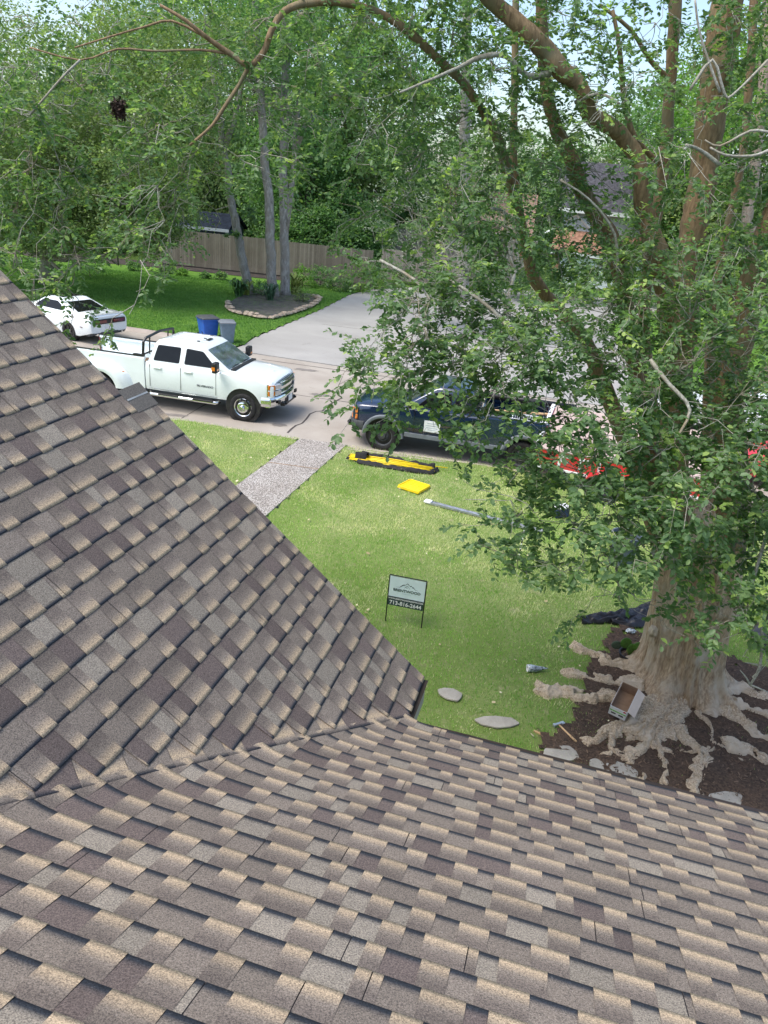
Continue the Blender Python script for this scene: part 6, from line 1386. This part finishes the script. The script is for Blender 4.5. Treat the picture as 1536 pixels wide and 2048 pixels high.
for s in ([(1500,1370),(1480,1340)],[(1500,1370),(1536,1385)],[(1505,1355),(1525,1330)],[(1515,1330),(1490,1325)],[(1236,1170),(1225,1195)],[(1233,1140),(1250,1165)],[(1231,1120),(1212,1135)],[(1230,1110),(1250,1090)]): br([(s[0][0],s[0][1],3,6.4),((s[0][0]+s[1][0])/2+2,(s[0][1]+s[1][1])/2,2.2,6.4),(s[1][0],s[1][1],1.2,6.4)],M_lichen)
br([(900,560,5,7.4),(985,620,5,7.2),(1040,690,4,7.0),(1080,740,3,6.9)],M_lichen); br([(760,520,4,7.6),(830,560,4,7.4),(860,600,3,7.2)],M_lichen); br([(1056,470,5,9.0),(1000,420,5,8.6),(960,430,4,8.2),(920,470,3.5,8.0),(880,510,3,7.8)],M_lichen)
ST=np.array(STEM)
# foliage density per 96 px cell of the crown (rows from the top), used only to choose where twigs grow
DENS=["1123445556665435 ","4444444566665334 ","5554334567765334 ","5555222577775324 ","5554101357765435 ","5433000258888655 ","2210000079999876 ","0000000489999887 ","0000000143224666 ","0000000001356666 ","0000000001346667 ","0000000000344567 ","0000000000001123 ","0000000000000011 "]
tw=[];brm=MB();rc=np.random.default_rng(23)
def cellY(c,r):
    base=[8.6,8.5,8.4,8.2,8.0,7.8,7.4,7.1,6.8,6.6,6.5,6.4,6.3,6.3][r]
    if c<7: base-=.3*(7-c)/7
    return base
for r in range(-1,14):
    row=DENS[max(r,0)]
    for c in range(-1,18):
        d=int(row[min(max(c,0),15)]) 
        if d==0: continue
        x=c*96+48+rc.uniform(-25,25); y=r*96+48+rc.uniform(-25,25); Y=cellY(c,max(r,0))+rc.uniform(-.5,.9)
        P=at(x,y,Y); dist=np.linalg.norm(ST[:,:3]-P,axis=1)+np.abs(ST[:,2]-P[2])*.2; i=int(np.argmin(dist+rc.uniform(0,.4,len(dist)))); S=ST[i,:3]
        Lb=np.linalg.norm(P-S); S=P+(S-P)*min(1,(1.0 if c<7 else 1.7)/Lb); W=wig(S,P,6,.06,rc); r0=.35*min(float(ST[i,3])*.5,.004+.004*np.linalg.norm(P-S)); brm.tube([toL(q) for q in W],list(np.linspace(r0,.0035,7)),6)
        npatch=int(round(d*(2.3 if (r>=5 and c>=7) else 1.8)))
        for k in range(npatch):
            x2=c*96+rc.uniform(-20,116); y2=r*96+rc.uniform(-20,116); Q=at(x2,y2,Y+rc.normal(0,.35)); s=W[rc.integers(3,7)]; W2=wig(s,Q,4,.07,rc); brm.tube([toL(q) for q in W2],list(np.linspace(.0045,.002,5)),4)
            for q in range(4):
                t=rc.uniform(.45,1.0); p=W2[min(int(t*4),3)]*(1-(t*4)%1)+W2[min(int(t*4)+1,4)]*((t*4)%1); dd=(Q-s)/max(np.linalg.norm(Q-s),.01)*.5+rc.normal(size=3)*.7; dd[2]-=.15; tw.append((p,nrm(dd),rc.uniform(.13,.30)))
brm.build('branches',M_lichen,myrtle,smooth=True)
TP=np.array([t[0] for t in tw]);TD=np.array([t[1] for t in tw]);TLn=np.array([t[2] for t in tw])
# keep the crown open where the stems, truck and lawn objects show
NL=12; LP=[];LD=[];LL_=[];tb=MB()
for i in range(len(TP)):
    p,d,l=TP[i],TD[i],TLn[i]; sag=np.array([0,0,-.10*l]); s=nrm(np.cross(d,[0,0,1.])+1e-6)
    if i%2==0: tb.tube([toL(p),toL(p+d*l*.5+sag*.3),toL(p+d*l+sag)],[.0026,.002,.001],3,cap=False)
    for k in range(NL):
        t=(k//2+1)/(NL/2); q=p+d*l*t+sag*t*t; sd=s if k%2 else -s
        LP.append(q); LD.append(sd*rc.uniform(.6,1.1)+d*rc.uniform(.2,.9)+rc.normal(size=3)*.28+np.array([0,0,-.1])); LL_.append(rc.uniform(.040,.064)*(1.0 if t<.9 else .8)*(1.3 if p[2]<5.0 else 1.05))
tb.build('twigs',M_lichen,myrtle,smooth=True,fix=False)
LP=np.array(LP);LD=np.array(LD);LL_=np.array(LL_)
V,F,C=leaf_geo(LP-cb,LD,LL_,.60,.22,True,rc)
# young yellow green sprays on whole twigs
yg=np.repeat(rc.random(len(TP))<.05,NL*6); C[yg,1]=1.0; base_r=np.repeat(rc.random(len(TP)),NL*6); C[:,0]=C[:,0]*.5+base_r*.5
np_mesh('crown',V,F,M_leaf,myrtle,col=C)
print('leaves',len(LP))
